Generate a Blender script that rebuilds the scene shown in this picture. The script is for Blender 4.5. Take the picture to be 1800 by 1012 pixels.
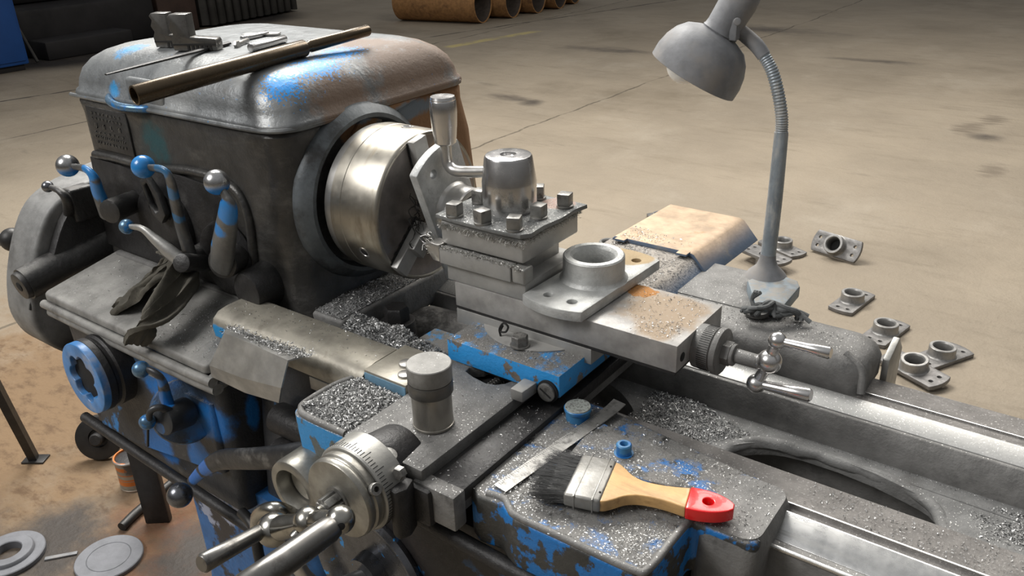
import bpy, bmesh, math, random
from mathutils import Vector, Matrix, noise as mnoise
from math import pi, sin, cos, radians
random.seed(7)
SC = bpy.context.scene
COL = SC.collection
for o in list(bpy.data.objects): bpy.data.objects.remove(o)

# ------------------------------------------------------------------ camera
cam_d = bpy.data.cameras.new('camera'); cam = bpy.data.objects.new('camera', cam_d); COL.objects.link(cam)
SC.camera = cam
cam_d.sensor_width = 36.0; cam_d.lens = 29.7858; cam_d.clip_start = .02; cam_d.clip_end = 200
R_, D_, F_ = (0.806968, 0.589773, -0.031158), (0.228532, -0.360470, -0.904342), (-0.544588, 0.722655, -0.425669)
cam.matrix_world = Matrix(((R_[0], -D_[0], -F_[0], .903), (R_[1], -D_[1], -F_[1], -.980), (R_[2], -D_[2], -F_[2], 1.569), (0, 0, 0, 1)))

# ------------------------------------------------------------------ light
SC.view_settings.view_transform = 'Standard'; SC.view_settings.look = 'None'
SC.view_settings.gamma = 1; SC.view_settings.use_curve_mapping = False
SC.view_settings.exposure = 0.0
wd = bpy.data.worlds.new('hall'); SC.world = wd; wd.use_nodes = True
wt = wd.node_tree; wt.nodes.clear()
wo = wt.nodes.new('ShaderNodeOutputWorld'); bg = wt.nodes.new('ShaderNodeBackground')
tc = wt.nodes.new('ShaderNodeTexCoord'); sp = wt.nodes.new('ShaderNodeSeparateXYZ'); cr = wt.nodes.new('ShaderNodeValToRGB')
wt.links.new(tc.outputs['Generated'], sp.inputs[0]); wt.links.new(sp.outputs['Z'], cr.inputs[0]); wt.links.new(cr.outputs[0], bg.inputs[0]); wt.links.new(bg.outputs[0], wo.inputs[0])
e = cr.color_ramp.elements; e[0].position = 0.0; e[0].color = (.16, .15, .14, 1); e[1].position = .75; e[1].color = (.86, .87, .88, 1)
bg.inputs[1].default_value = .40
def area(name, loc, target, size, sy, power, col):
    l = bpy.data.lights.new(name, 'AREA'); l.shape = 'RECTANGLE'; l.size = size; l.size_y = sy; l.energy = power; l.color = col
    o = bpy.data.objects.new(name, l); COL.objects.link(o); o.location = loc
    o.rotation_euler = (Vector(target) - Vector(loc)).to_track_quat('-Z', 'Y').to_euler(); return o
area('roof_and_fill_light', (-2.9, 2.2, 5.0), (0.2, .1, .8), 3.0, 2.2, 470, (1, .97, .92))
area('roof_and_fill_light', (-.2, 5.8, 5.6), (.5, 2.8, 0), 3.0, 3.0, 300, (1, .95, .88))
area('roof_and_fill_light', (-2.0, -3.0, 4.2), (.1, -.1, .9), 2.0, 1.8, 155, (1, .98, .96))  # added front fill to brighten the machine's near faces, not a real roof lamp

# ------------------------------------------------------------------ materials
class N:
    def __init__(s, name, coords='pos'):
        s.m = bpy.data.materials.new(name); s.m.use_nodes = True; s.t = s.m.node_tree; s.t.nodes.clear()
        s.out = s.new('ShaderNodeOutputMaterial'); s.b = s.new('ShaderNodeBsdfPrincipled'); s.link(s.b.outputs[0], s.out.inputs[0])
        s.geo = s.new('ShaderNodeNewGeometry')
        if coords == 'pos': s.p = s.geo.outputs['Position']
        else: s.p = s.new('ShaderNodeTexCoord').outputs['Object']
    def new(s, k): return s.t.nodes.new(k)
    def link(s, a, b): s.t.links.new(a, b)
    def put(s, sock, v):
        if isinstance(v, bpy.types.NodeSocket): s.link(v, sock)
        else: sock.default_value = v
    def math(s, op, a, b=0.0, c=0.0):
        n = s.new('ShaderNodeMath'); n.operation = op; s.put(n.inputs[0], a); s.put(n.inputs[1], b); s.put(n.inputs[2], c); return n.outputs[0]
    def thr(s, v, lo, hi, a=0.0, b=1.0):
        n = s.new('ShaderNodeMapRange'); n.interpolation_type = 'SMOOTHSTEP'; s.put(n.inputs[0], v)
        n.inputs[1].default_value = lo; n.inputs[2].default_value = hi; n.inputs[3].default_value = a; n.inputs[4].default_value = b; return n.outputs[0]
    def map(s, off=(0, 0, 0), sc=(1, 1, 1), rot=(0, 0, 0)):
        n = s.new('ShaderNodeMapping'); n.inputs[1].default_value = off; n.inputs[2].default_value = rot; n.inputs[3].default_value = sc; s.link(s.p, n.inputs[0]); return n.outputs[0]
    def noise(s, sc, det=4, rough=.55, off=(0, 0, 0), st=(1, 1, 1), rot=(0, 0, 0)):
        n = s.new('ShaderNodeTexNoise'); n.inputs['Scale'].default_value = sc; n.inputs['Detail'].default_value = det; n.inputs['Roughness'].default_value = rough
        s.link(s.map(off, st, rot), n.inputs['Vector']); return n.outputs[0]
    def vor(s, sc, off=(0, 0, 0), st=(1, 1, 1)):
        n = s.new('ShaderNodeTexVoronoi'); n.inputs['Scale'].default_value = sc; s.link(s.map(off, st), n.inputs['Vector']); return n.outputs['Distance']
    def dist(s, c, st=(1, 1, 1)):
        a = s.new('ShaderNodeVectorMath'); a.operation = 'SUBTRACT'; s.link(s.p, a.inputs[0]); a.inputs[1].default_value = c
        b = s.new('ShaderNodeVectorMath'); b.operation = 'MULTIPLY'; s.link(a.outputs[0], b.inputs[0]); b.inputs[1].default_value = st
        d = s.new('ShaderNodeVectorMath'); d.operation = 'LENGTH'; s.link(b.outputs[0], d.inputs[0]); return d.outputs['Value']
    def blobs(s, L, nz=None, k=.8, lo=.42, hi=.55):
        """patches of wear: L of (centre, radius[, stretch]); edges broken up by noise nz"""
        r = None
        for q in L:
            st = q[2] if len(q) > 2 else (1, 1, 1)
            v = s.thr(s.dist(q[0], st), 0.0, q[1], 1.0, 0.0)
            r = v if r is None else s.math('MAXIMUM', r, v)
        if nz is not None: r = s.math('ADD', r, s.math('MULTIPLY', s.math('SUBTRACT', nz, .5), k))
        return s.thr(r, lo, hi)
    def up(s, lo=.5, hi=.95):
        n = s.new('ShaderNodeSeparateXYZ'); s.link(s.geo.outputs['Normal'], n.inputs[0]); return s.thr(n.outputs[2], lo, hi)
    def mix(s, f, a, b):
        n = s.new('ShaderNodeMix'); n.data_type = 'RGBA'; s.put(n.inputs[0], f)
        for i, v in ((6, a), (7, b)):
            if isinstance(v, bpy.types.NodeSocket): s.link(v, n.inputs[i])
            else: n.inputs[i].default_value = (*v, 1)
        return n.outputs[2]
    def mixf(s, f, a, b):
        n = s.new('ShaderNodeMix'); s.put(n.inputs[0], f); s.put(n.inputs[2], a); s.put(n.inputs[3], b); return n.outputs[0]
def mat(name, base, rough=.5, metal=0.0, layers=(), bumps=((60, .0006),), coords='pos', var=.25, vsc=25, spec=.5, coat=0, aniso=0):
    """layers: (colour, fn(N)->mask, rough, metal)"""
    n = N(name, coords)
    v = n.noise(vsc, 5, .6, (3.1, 1.7, .4))
    c = n.mix(n.thr(v, .25, .75), tuple(x * (1 - var) for x in base), tuple(min(1, x * (1 + var)) for x in base))
    r = n.math('ADD', n.math('MULTIPLY', n.math('SUBTRACT', n.noise(vsc * 2.3, 4, .6, (9, 2, 5)), .5), .25), rough); m = metal
    for L in layers:
        f = L[1](n); c = n.mix(f, c, L[0])
        if len(L) > 2: r = n.mixf(f, r, L[2])
        if len(L) > 3: m = n.mixf(f, m, L[3])
    n.link(c, n.b.inputs['Base Color'])
    n.put(n.b.inputs['Roughness'], r); n.put(n.b.inputs['Metallic'], m)
    n.b.inputs['Specular IOR Level'].default_value = spec
    n.b.inputs['Coat Weight'].default_value = coat
    n.b.inputs['Anisotropic'].default_value = aniso
    last = None
    for q in bumps:
        sc, d = q[:2]
        b = n.new('ShaderNodeBump'); b.inputs['Distance'].default_value = d; b.inputs['Strength'].default_value = 1.0
        n.link(n.noise(sc, 5, .6, (1, 5, 2), q[2] if len(q) > 2 else (1, 1, 1)), b.inputs['Height'])
        if last is not None: n.link(last, b.inputs['Normal'])
        last = b.outputs[0]
    if last is not None: n.link(last, n.b.inputs['Normal'])
    return n.m

BLUE = (.024, .18, .45); IRON = (.040, .039, .038); DUST = (.25, .235, .215); RUST = (.26, .125, .05); STEEL = (.45, .44, .42)
def dusty(col=DUST, amt=.5, sc=40, hi=.18):   # settled grinding dust on faces that look up
    return (col, lambda n: n.math('MULTIPLY', n.up(.55, .97), n.thr(n.noise(sc, 6, .7, (2, 8, 1)), amt - hi, amt + hi)), .8, .1)
def speck(col=(.55, .55, .53), amt=.68, sc=420):
    return (col, lambda n: n.math('MULTIPLY', n.up(.6, .95), n.thr(n.noise(sc, 2, .5, (4, 4, 9)), amt, amt + .04)), .35, .8)
grey_wear = lambda a=.55, sc=9: ((.12, .118, .112), lambda n: n.thr(n.noise(sc, 7, .7, (7, 1, 3)), a, a + .2), .42, .5)

M = {}
M['steel'] = mat('bright_steel', (.52, .51, .49), .33, .88, (((.28, .27, .25), lambda n: n.thr(n.noise(30, 6, .7, (5, 1, 1)), .58, .8), .45, .8),), (), var=.08)
M['polish'] = mat('polished_steel', (.64, .63, .62), .24, .96, (((.36, .35, .33), lambda n: n.thr(n.noise(25, 6, .7), .58, .75), .36, .9),), (), var=.05)
M['gripdark'] = mat('dark_turned_steel', (.20, .195, .185), .30, .9, (((.10, .095, .09), lambda n: n.thr(n.noise(30, 6, .7), .5, .7), .4, .8),), (), var=.08)
M['tapsteel'] = mat('dull_dial_steel', (.30, .29, .26), .36, .75, (((.16, .15, .13), lambda n: n.thr(n.noise(24, 6, .7), .5, .75), .45, .6),), ((250, .0002),))
M['chuckm'] = mat('turned_chuck_steel', (.40, .375, .325), .33, .95, (((.26, .23, .18), lambda n: n.thr(n.noise(16, 6, .6, (1, 1, 1), (2.2, .6, .6)), .52, .72), .4, .9),), (), var=.12)
M['chuckface'] = mat('chuck_face_steel', (.22, .20, .19), .34, .85, (((.33, .27, .22), lambda n: n.blobs([((0, .06, 1.17), .11)], n.noise(10), .5), .35, .85),), ((300, .0001),))
M['slide'] = mat('ground_grey_steel', (.385, .38, .365), .46, .45, (((.29, .285, .27), lambda n: n.thr(n.noise(14, 7, .7), .52, .75), .5, .5), dusty((.36, .35, .33), .5, 60),), ((250, .0002), (30, .0003)), var=.12)
M['slidetop'] = mat('dusty_slide_steel', (.37, .36, .345), .48, .40, (
    ((.36, .28, .20), lambda n: n.math('MULTIPLY', n.up(), n.blobs([((.44, -.02, 1.035), .12), ((.46, -.07, 1.035), .07)], n.noise(30, 6), 1.0, .35, .75)), .7, .2),
    ((.42, .19, .05), lambda n: n.math('MULTIPLY', n.up(), n.blobs([((.385, .02, 1.035), .04)], n.noise(80, 6), .9)), .85, .0), speck()), ((250, .0003), (30, .0003)))
M['iron'] = mat('greasy_cast_iron', IRON, .42, .25, (grey_wear(.58, 14), dusty((.16, .155, .145), .56, 30)), ((45, .0018), (160, .0006)), spec=.6)
M['darkiron'] = mat('dark_oily_iron', (.022, .021, .021), .5, .1, (((.05, .048, .046), lambda n: n.thr(n.noise(18, 6, .7), .5, .75), .6, .1),), ((60, .0015), (220, .0006)))
M['topgrey'] = mat('smooth_dusty_top', (.25, .245, .23), .62, .15, (((.11, .105, .098), lambda n: n.thr(n.noise(11, 7, .7), .5, .75), .5, .2), speck(amt=.70)), ((70, .0008), (260, .0003)))
M['greyiron'] = mat('dusty_grey_iron', (.175, .172, .165), .64, .2, (((.085, .083, .08), lambda n: n.thr(n.noise(20, 7, .7), .52, .76), .5, .2), speck(amt=.66)), ((70, .0012), (260, .0006)))
M['webiron'] = mat('dusty_bed_web', (.19, .19, .185), .8, .1, (((.10, .095, .09), lambda n: n.thr(n.noise(9, 7, .7), .48, .75), .8, .1), speck(amt=.66)), ((40, .002), (200, .001)))
M['way'] = mat('slideway_steel', (.62, .62, .61), .27, .95, (((.30, .30, .29), lambda n: n.thr(n.noise(20, 6, .7, (0, 0, 0), (.15, 4, 4)), .5, .85), .40, .9),), (), var=.05)
M['waydust'] = mat('dusty_slideway', (.19, .18, .17), .7, .35, (((.33, .32, .31), lambda n: n.thr(n.noise(300, 3, .6), .58, .68), .5, .5), ((.09, .085, .08), lambda n: n.thr(n.noise(12, 6, .7, (0, 0, 0), (.4, 2, 2)), .52, .75), .6, .3)), ((260, .0009),))
M['headm'] = mat('greasy_headstock_iron', (.058, .056, .053), .36, .35, (
    ((.15, .145, .135), lambda n: n.thr(n.noise(11, 8, .72, (7, 1, 3), (.7, 1, 1.6)), .47, .72), .33, .55),
    ((.02, .075, .085), lambda n: n.blobs([((-.50, -.165, 1.17), .12), ((-.45, -.165, 1.02), .16)], n.noise(14, 7, .7), 1.6, .55, .95), .45, .1),
    ((.22, .115, .05), lambda n: n.blobs([((-.15, .26, 1.12), .26), ((-.15, .12, 1.24), .13), ((-.15, .0, 1.26), .12)], n.noise(18, 6, .7), .9), .85, .0),
    ((.13, .165, .20), lambda n: n.blobs([((-.145, .13, 1.215), .06, (1, .5, 1.6)), ((-.145, .0, 1.235), .06, (1, .6, 1.6))], n.noise(24, 6, .7), 1.1, .45, .75), .7, .0)), ((40, .002), (170, .0007)), spec=.6)
M['coverm'] = mat('worn_blue_grey_cover', (.175, .185, .19), .40, .35, (
    ((.30, .31, .31), lambda n: n.blobs([((-.66, -.05, 1.31), .19), ((-.42, -.15, 1.28), .13), ((-.25, -.10, 1.33), .12), ((-.17, -.16, 1.27), .07)], n.noise(13, 6), .9, .35, .75), .38, .4),
    ((.085, .08, .072), lambda n: n.thr(n.noise(8, 8, .7, (4, 1, 2)), .55, .75), .5, .3),
    ((.17, .115, .08), lambda n: n.blobs([((-.13, .16, 1.28), .23), ((-.12, -.03, 1.26), .15), ((-.2, .28, 1.28), .16), ((-.24, .12, 1.32), .12)], n.noise(25, 8, .74), 1.3, .36, .75), .62, .0),
    ((.02, .30, .80), lambda n: n.blobs([((-.185, -.115, 1.305), .070), ((-.19, -.04, 1.32), .06, (1, .55, 1)), ((-.22, .04, 1.325), .055, (1, .55, 1))], n.math('ADD', n.math('MULTIPLY', n.noise(230, 3, .6), .78), n.math('MULTIPLY', n.noise(30, 4, .6), .22)), 3.6, .62, .76), .42, .0),
    ((.03, .26, .55), lambda n: n.blobs([((-.62, -.10, 1.31), .07), ((-.60, -.155, 1.26), .05)], n.noise(26, 7, .7), 1.5, .55, .95), .45, .0)), ((26, .0022), (190, .0006)), spec=.6)
def bluemat(name, b=.5, sc=22, base=(.045, .045, .045), top=True, blue=BLUE, extra=()):
    L = [((.12, .12, .115), lambda n: n.thr(n.noise(12, 7, .7, (7, 1, 3)), .55, .75), .5, .3),
         (blue, lambda n: n.thr(n.noise(sc, 7, .62, (1.5, 3, 8)), b, b + .05), .42, .0)]
    L += list(extra)
    if top: L.append(((.19, .185, .175), lambda n: n.math('MULTIPLY', n.up(.6, .95), n.thr(n.noise(28, 6, .7, (2, 8, 1)), .36, .54)), .8, .1)); L.append(speck(amt=.62))
    return mat(name, base, .5, .15, L, ((50, .0012), (200, .0006)))
M['blueapron'] = bluemat('chipped_blue_apron', .50, 24, (.05, .05, .047), blue=(.012, .15, .43))
M['blueblock'] = bluemat('chipped_blue_block', .40, 30, (.18, .15, .12), blue=(.03, .29, .68))
M['bluegear'] = bluemat('blue_gearbox_paint', .60, 9, (.040, .042, .046), extra=[((.013, .15, .46), lambda n: n.blobs([((-0.5006, -0.3200, 0.8549), .09), ((-0.3828, -0.3200, 0.8094), .12), ((-0.2486, -0.3200, 0.7635), .09), ((-0.7234, -0.3200, 0.7892), .05), ((-0.4333, -0.3200, 0.6430), .09), ((-0.3010, -0.3200, 0.6710), .08), ((-0.2182, -0.2600, 0.7646), .03, (1, 1, .35))], n.noise(18, 7, .68), 1.2, .36, .74), .45, .0), ((.06, .11, .19), lambda n: n.blobs([((-0.4434, -0.3200, 0.8369), .16), ((-0.3051, -0.3200, 0.7894), .16)], n.noise(9, 6, .7, (5, 2, 2)), 1.4, .55, .95), .55, .0)])
M['bluetray'] = bluemat('blue_saddle_paint', .46, 20, (.13, .14, .13), blue=(.03, .26, .58))
M['bluesleeve'] = mat('beige_dusty_sleeve', (.36, .335, .28), .42, .35, (((.02, .25, .55), lambda n: n.blobs([((-.23, -.279, .917), .085, (.55, 1, 2.6))], n.noise(30), .4, .5, .7), .45, .0), ((.2, .18, .14), lambda n: n.thr(n.noise(22, 7, .7), .52, .8), .5, .4)), ((60, .0007),))
M['bluelever'] = mat('blue_lever_paint', (.012, .17, .50), .34, .05, (((.13, .13, .13), lambda n: n.thr(n.noise(26, 6, .65, (3, 3, 7)), .52, .60), .4, .5),), ((90, .0007),), spec=.6)
def levermat(name, L, base=(.095, .095, .093), blue=(.02, .19, .50)):
    return mat(name, base, .40, .3, (((.20, .20, .195), lambda n: n.thr(n.noise(20, 6, .65, (3, 3, 7)), .52, .75), .4, .5), (blue, lambda n: n.blobs(L, n.noise(40, 6, .66), .7, .30, .52), .34, .0)), ((90, .0006),), spec=.6)
M['leverA'] = levermat('blue_worn_lever', [((-0.5848, -0.2500, 1.1349), .035), ((-0.5898, -0.2430, 1.0999), .042), ((-0.5781, -0.2400, 1.0771), .022)])
M['leverB'] = levermat('faded_blue_lever', [((-0.3513, -0.2500, 1.1740), .030), ((-0.3547, -0.2380, 1.1340), .028), ((-0.3707, -0.2260, 1.0819), .022)], blue=(.03, .13, .27))
M['leverC'] = levermat('blue_topped_lever', [((-0.2095, -0.2380, 1.1283), .040), ((-0.2369, -0.2320, 1.0902), .030), ((-0.2617, -0.2300, 1.0443), .020), ((-0.2667, -0.2300, 1.0584), .02)], base=(.14, .14, .135))
M['leverF'] = levermat('oily_blue_feed_lever', [((-0.2908, -0.3650, 0.8185), .03), ((-0.2932, -0.3650, 0.8531), .02), ((-0.2865, -0.3700, 0.7719), .030), ((-0.2883, -0.3850, 0.7718), .018)], base=(.05, .052, .055), blue=(.012, .13, .38))
M['leverG'] = levermat('dark_flat_lever', [((-0.2100, -0.3880, 0.7064), .035), ((-0.1790, -0.3850, 0.7361), .03)], base=(.030, .032, .036), blue=(.012, .13, .45))
M['cranksteel'] = mat('worn_crank_steel', (.38, .37, .34), .24, 1.0, (((.20, .18, .15), lambda n: n.thr(n.noise(35, 6, .7), .55, .75), .35, .9),), (), var=.06)
M['dialsteel'] = mat('graduated_dial_steel', (.34, .335, .315), .42, .6, (), ((200, .0002),), var=.12)
M['bushing'] = mat('turned_bushing_steel', (.34, .32, .285), .36, .75, (((.22, .205, .18), lambda n: n.thr(n.noise(26, 6, .7, (0, 0, 0), (1, 1, .3)), .5, .75), .42, .7),), (), var=.08)
M['captop'] = mat('gritty_cap_top', (.33, .35, .32), .8, .1, (((.16, .16, .15), lambda n: n.thr(n.noise(260, 4, .7), .5, .6), .8, .1),), ((300, .0008),))
M['capblue'] = mat('faded_blue_cap', (.05, .20, .40), .4, 0, (((.02, .15, .42), lambda n: n.thr(n.noise(60, 4), .5, .6), .4),), ())
M['blueball2'] = mat('solid_blue_ball', (.02, .21, .55), .24, 0, (), (), var=.08, coat=.3)
M['steelblue'] = mat('blue_grey_ball', (.11, .20, .30), .28, .5, (((.02, .16, .42), lambda n: n.thr(n.noise(60, 4), .52, .6), .3, .1),), ())
M['ringm'] = mat('blue_grey_ring', (.12, .135, .145), .5, .3, (((.05, .05, .05), lambda n: n.thr(n.noise(14, 6, .7), .48, .7), .45, .3),), ((60, .001),))
M['blueball'] = mat('blue_ball_paint', (.02, .21, .52), .26, .0, (((.5, .5, .5), lambda n: n.math('MULTIPLY', n.up(-.1, .5), n.thr(n.noise(38, 5, .65, (1, 4, 2)), .50, .54)), .3, .9),), ((90, .0003),), spec=.6)
M['wornball'] = mat('worn_steel_ball', (.42, .42, .42), .26, .9, (((.015, .22, .62), lambda n: n.math('MULTIPLY', n.math('SUBTRACT', 1.0, n.up(-.5, .1)), n.thr(n.noise(30, 4), .35, .42)), .35, .0),), ((90, .0003),))
M['darkball'] = mat('dark_steel_ball', (.16, .165, .18), .28, .85, (((.03, .25, .6), lambda n: n.thr(n.noise(48, 4, .6, (0, 3, 1)), .64, .68), .35, .0),), ((90, .0003),))
M['bluering'] = mat('blue_dial_paint', (.05, .21, .50), .36, .05, (((.32, .35, .42), lambda n: n.thr(n.noise(10, 5, .6, (1, 2, 3)), .5, .66), .4, .2),), ((90, .0005),))
M['base_blue'] = mat('peeled_blue_base', (.025, .12, .32), .5, .0, (((.33, .36, .46), lambda n: n.thr(n.noise(6, 6, .6, (8, 3, 1)), .55, .565), .7, .0), ((.045, .04, .04), lambda n: n.thr(n.noise(9, 7, .65, (2, 1, 8)), .54, .60), .6, .1)), ((40, .0015),))
M['cast'] = mat('fresh_grey_casting', (.50, .51, .505), .55, .45, (((.32, .32, .315), lambda n: n.thr(n.noise(30, 6, .7), .52, .75), .6, .3),), ((150, .0009), (400, .0006)), coords='obj')
M['castwarm'] = mat('grey_casting_rim', (.50, .505, .49), .5, .4, (((.40, .30, .17), lambda n: n.blobs([((.33, .09, 1.05), .07)], n.noise(30), .4), .7, .1),), ((150, .0009), (400, .0006)))
M['castfloor'] = mat('dark_grey_casting', (.19, .185, .18), .5, .45, (((.26, .25, .24), lambda n: n.thr(n.noise(16, 6, .7), .5, .7), .5, .4),), ((150, .0009),), coords='obj')
M['hole'] = mat('black_recess', (.008, .008, .008), .8, 0, (), ())
M['orangecover'] = mat('ochre_dusty_guard', (.46, .34, .23), .6, .2, (((.13, .18, .26), lambda n: n.math('SUBTRACT', 1.0, n.up(.55, .9)), .5, .2), ((.30, .28, .25), lambda n: n.thr(n.noise(12, 7, .7), .55, .75), .7, .2), ((.45, .24, .09), lambda n: n.thr(n.noise(16, 7, .7, (4, 4, 4)), .6, .78), .8, .0)), ((60, .001),))  # faces not looking up get a blue-grey shaded-side tone painted in
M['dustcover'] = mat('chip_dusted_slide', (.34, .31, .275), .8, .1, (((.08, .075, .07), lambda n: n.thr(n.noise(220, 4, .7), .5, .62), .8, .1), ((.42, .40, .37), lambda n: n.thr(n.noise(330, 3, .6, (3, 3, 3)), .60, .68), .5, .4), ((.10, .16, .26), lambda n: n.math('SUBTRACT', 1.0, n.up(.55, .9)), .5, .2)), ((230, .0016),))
M['chips'] = mat('steel_chips', (.58, .58, .57), .40, .35, (((.06, .06, .06), lambda n: n.thr(n.noise(500, 2, .5, (2, 2, 2)), .54, .62), .5, .4),), (), var=.5, vsc=200)
M['mound'] = mat('chip_mound', (.30, .30, .295), .6, .4, (((.04, .04, .04), lambda n: n.thr(n.noise(420, 3, .6), .48, .6), .7, .2),), ((350, .003),))
M['lampgrey'] = mat('dusty_grey_lamp_paint', (.205, .21, .22), .58, .05, (((.26, .245, .23), lambda n: n.thr(n.noise(16, 6, .6), .45, .7), .75, .0), ((.30, .11, .04), lambda n: n.blobs([((.385, .285, 1.372), .016)], n.noise(120), .6), .9, .0)), ((60, .0006),))
M['lamppole'] = mat('dusty_painted_pole', (.30, .34, .37), .42, .3, (((.45, .44, .41), lambda n: n.thr(n.noise(50, 6, .7, (0, 0, 0), (1, 1, .3)), .5, .72), .7, .0),), ((200, .0004),))
M['bulb'] = mat('frosted_bulb', (.9, .88, .82), .3, 0, (), (), var=.02)
M['tube'] = mat('bronzed_steel_tube', (.10, .075, .048), .27, .75, (((.07, .062, .055), lambda n: n.thr(n.noise(9, 5, .6), .5, .75), .32, .8),), (), var=.1)
M['blackish'] = mat('black_steel', (.028, .027, .026), .45, .3, (), ((80, .0006),))
M['rag'] = mat('oily_olive_rag', (.085, .078, .062), .95, 0, (((.20, .18, .145), lambda n: n.thr(n.noise(18, 6, .7), .5, .75), .95, 0),), ((500, .0006), (40, .002)))
M['sheet'] = mat('dusty_sheet_metal', (.39, .385, .365), .42, .55, (((.27, .265, .255), lambda n: n.thr(n.noise(9, 6, .65), .48, .75), .5, .4),), ((30, .001),))
M['bristle'] = mat('black_bristles', (.07, .07, .068), .55, 0, (), ())
M['ferrule'] = mat('dull_tin_ferrule', (.25, .245, .23), .42, .6, (((.2, .19, .17), lambda n: n.thr(n.noise(26, 6, .7), .5, .7), .5, .5),), ((60, .0006),))
M['wood'] = mat('varnished_wood', (.55, .33, .13), .42, 0, (((.36, .20, .07), lambda n: n.thr(n.noise(40, 6, .65, (1, 2, 3), (.3, 2, 2)), .5, .75), .5, 0), ((.16, .09, .04), lambda n: n.thr(n.noise(70, 6, .7, (3, 3, 3)), .66, .74), .6, 0)), ((300, .0002),), coat=.2)
M['red'] = mat('red_lacquer', (.72, .012, .015), .28, 0, (), (), var=.05, coat=.3)
M['rope'] = mat('grey_twisted_rag', (.12, .125, .125), .85, .1, (), ((200, .001),))
M['ruststeel'] = mat('rusty_pipe_steel', (.36, .19, .075), .7, .2, (((.16, .08, .035), lambda n: n.thr(n.noise(5, 6, .65), .5, .7), .8, .1),), ((40, .001),))
M['pipein'] = mat('dark_pipe_inside', (.07, .055, .045), .7, .2, (), ())
M['canm'] = mat('printed_can', (.30, .27, .22), .5, .3, (((.55, .16, .03), lambda n: n.thr(n.noise(14, 3, .5, (0, 0, 2), (.1, .1, 5)), .5, .54), .5, .1), ((.12, .11, .1), lambda n: n.thr(n.noise(14, 4, .6), .55, .62), .6, .2)), ())
M['wayfar'] = mat('far_slideway_steel', (.40, .40, .39), .45, .55, (((.32, .32, .31), lambda n: n.thr(n.noise(16, 6, .7, (0, 0, 0), (.2, 3, 3)), .48, .8), .5, .6), speck((.75, .75, .73), .62)), ((200, .0002),), var=.06)
M['castboss'] = mat('machined_casting_boss', (.29, .285, .275), .42, .65, (((.17, .165, .16), lambda n: n.thr(n.noise(30, 6, .7), .5, .7), .5, .5),), ((300, .0003),), coords='obj')
M['footblue'] = mat('blue_grey_foot', (.165, .205, .235), .5, .1, (((.25, .24, .22), lambda n: n.math('MULTIPLY', n.up(), n.thr(n.noise(50, 6, .7), .4, .6)), .8, 0),), ((90, .0008),))
M['discm'] = mat('grey_turned_disc', (.18, .185, .20), .62, .35, (), ((200, .0004),), var=.12)
M['cabinet'] = mat('blue_cabinet_paint', (.012, .07, .26), .4, 0, (), (), var=.15, vsc=2)
M['darkbox'] = mat('dark_machine_paint', (.010, .0085, .009), .7, 0, (), (), var=.5, vsc=3)
M['brownbox'] = mat('brown_dull_panel', (.055, .032, .024), .7, 0, (), (), var=.3, vsc=3)
M['bin'] = mat('dull_grey_corrugated', (.05, .047, .042), .6, .2, (), (), var=.3, vsc=6)
M['thread'] = mat('oily_threaded_steel', (.14, .135, .125), .4, .7, (), ((300, .0004),))
M['post'] = mat('dusty_dark_bolt_steel', (.27, .265, .25), .40, .7, (((.10, .095, .09), lambda n: n.thr(n.noise(60, 6, .7), .5, .7), .5, .6),), ((200, .0004),))
M['postplate'] = mat('dusty_clamp_plate', (.21, .215, .21), .65, .35, (((.33, .23, .19), lambda n: n.blobs([((.235, .03, 1.15), .055)], n.noise(40), .4), .6, .2), speck(amt=.6), ((.06, .06, .06), lambda n: n.thr(n.noise(40, 6, .7), .55, .75), .6, .3)), ((90, .0009), (260, .0006)))

# ------------------------------------------------------------------ geometry helpers (world coordinates)
def fin(bm, sharp=38):
    bmesh.ops.remove_doubles(bm, verts=bm.verts, dist=1e-6)
    bmesh.ops.recalc_face_normals(bm, faces=bm.faces)
    a = radians(sharp)
    for f in bm.faces: f.smooth = True
    for ed in bm.edges:
        if len(ed.link_faces) == 2: ed.smooth = ed.calc_face_angle(0) < a
        else: ed.smooth = False
    return bm
def merge(*bms):
    m = bmesh.new()
    for b in bms:
        me = bpy.data.meshes.new('tmp'); b.to_mesh(me); m.from_mesh(me); bpy.data.meshes.remove(me); b.free()
    return m
def xf(bm, mtx): bmesh.ops.transform(bm, matrix=mtx, verts=bm.verts); return bm
def bevel(bm, w, seg=2, ang=30):
    if w <= 0: return bm
    es = [e_ for e_ in bm.edges if len(e_.link_faces) == 2 and e_.calc_face_angle(0) > radians(ang)]
    bmesh.ops.bevel(bm, geom=es, offset=w, segments=seg, affect='EDGES', profile=.5, clamp_overlap=True); return bm
def box(x0, x1, y0, y1, z0, z1, bv=.0015, seg=2):
    bm = bmesh.new(); bmesh.ops.create_cube(bm, size=1)
    for v in bm.verts: v.co = Vector(((x0 + x1) / 2 + v.co.x * (x1 - x0), (y0 + y1) / 2 + v.co.y * (y1 - y0), (z0 + z1) / 2 + v.co.z * (z1 - z0)))
    return bevel(bm, bv, seg)
def frame(d):
    d = Vector(d).normalized(); u = Vector((0, 0, 1)) if abs(d.z) < .9 else Vector((1, 0, 0))
    a = u.cross(d).normalized(); return a, d.cross(a), d
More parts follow.
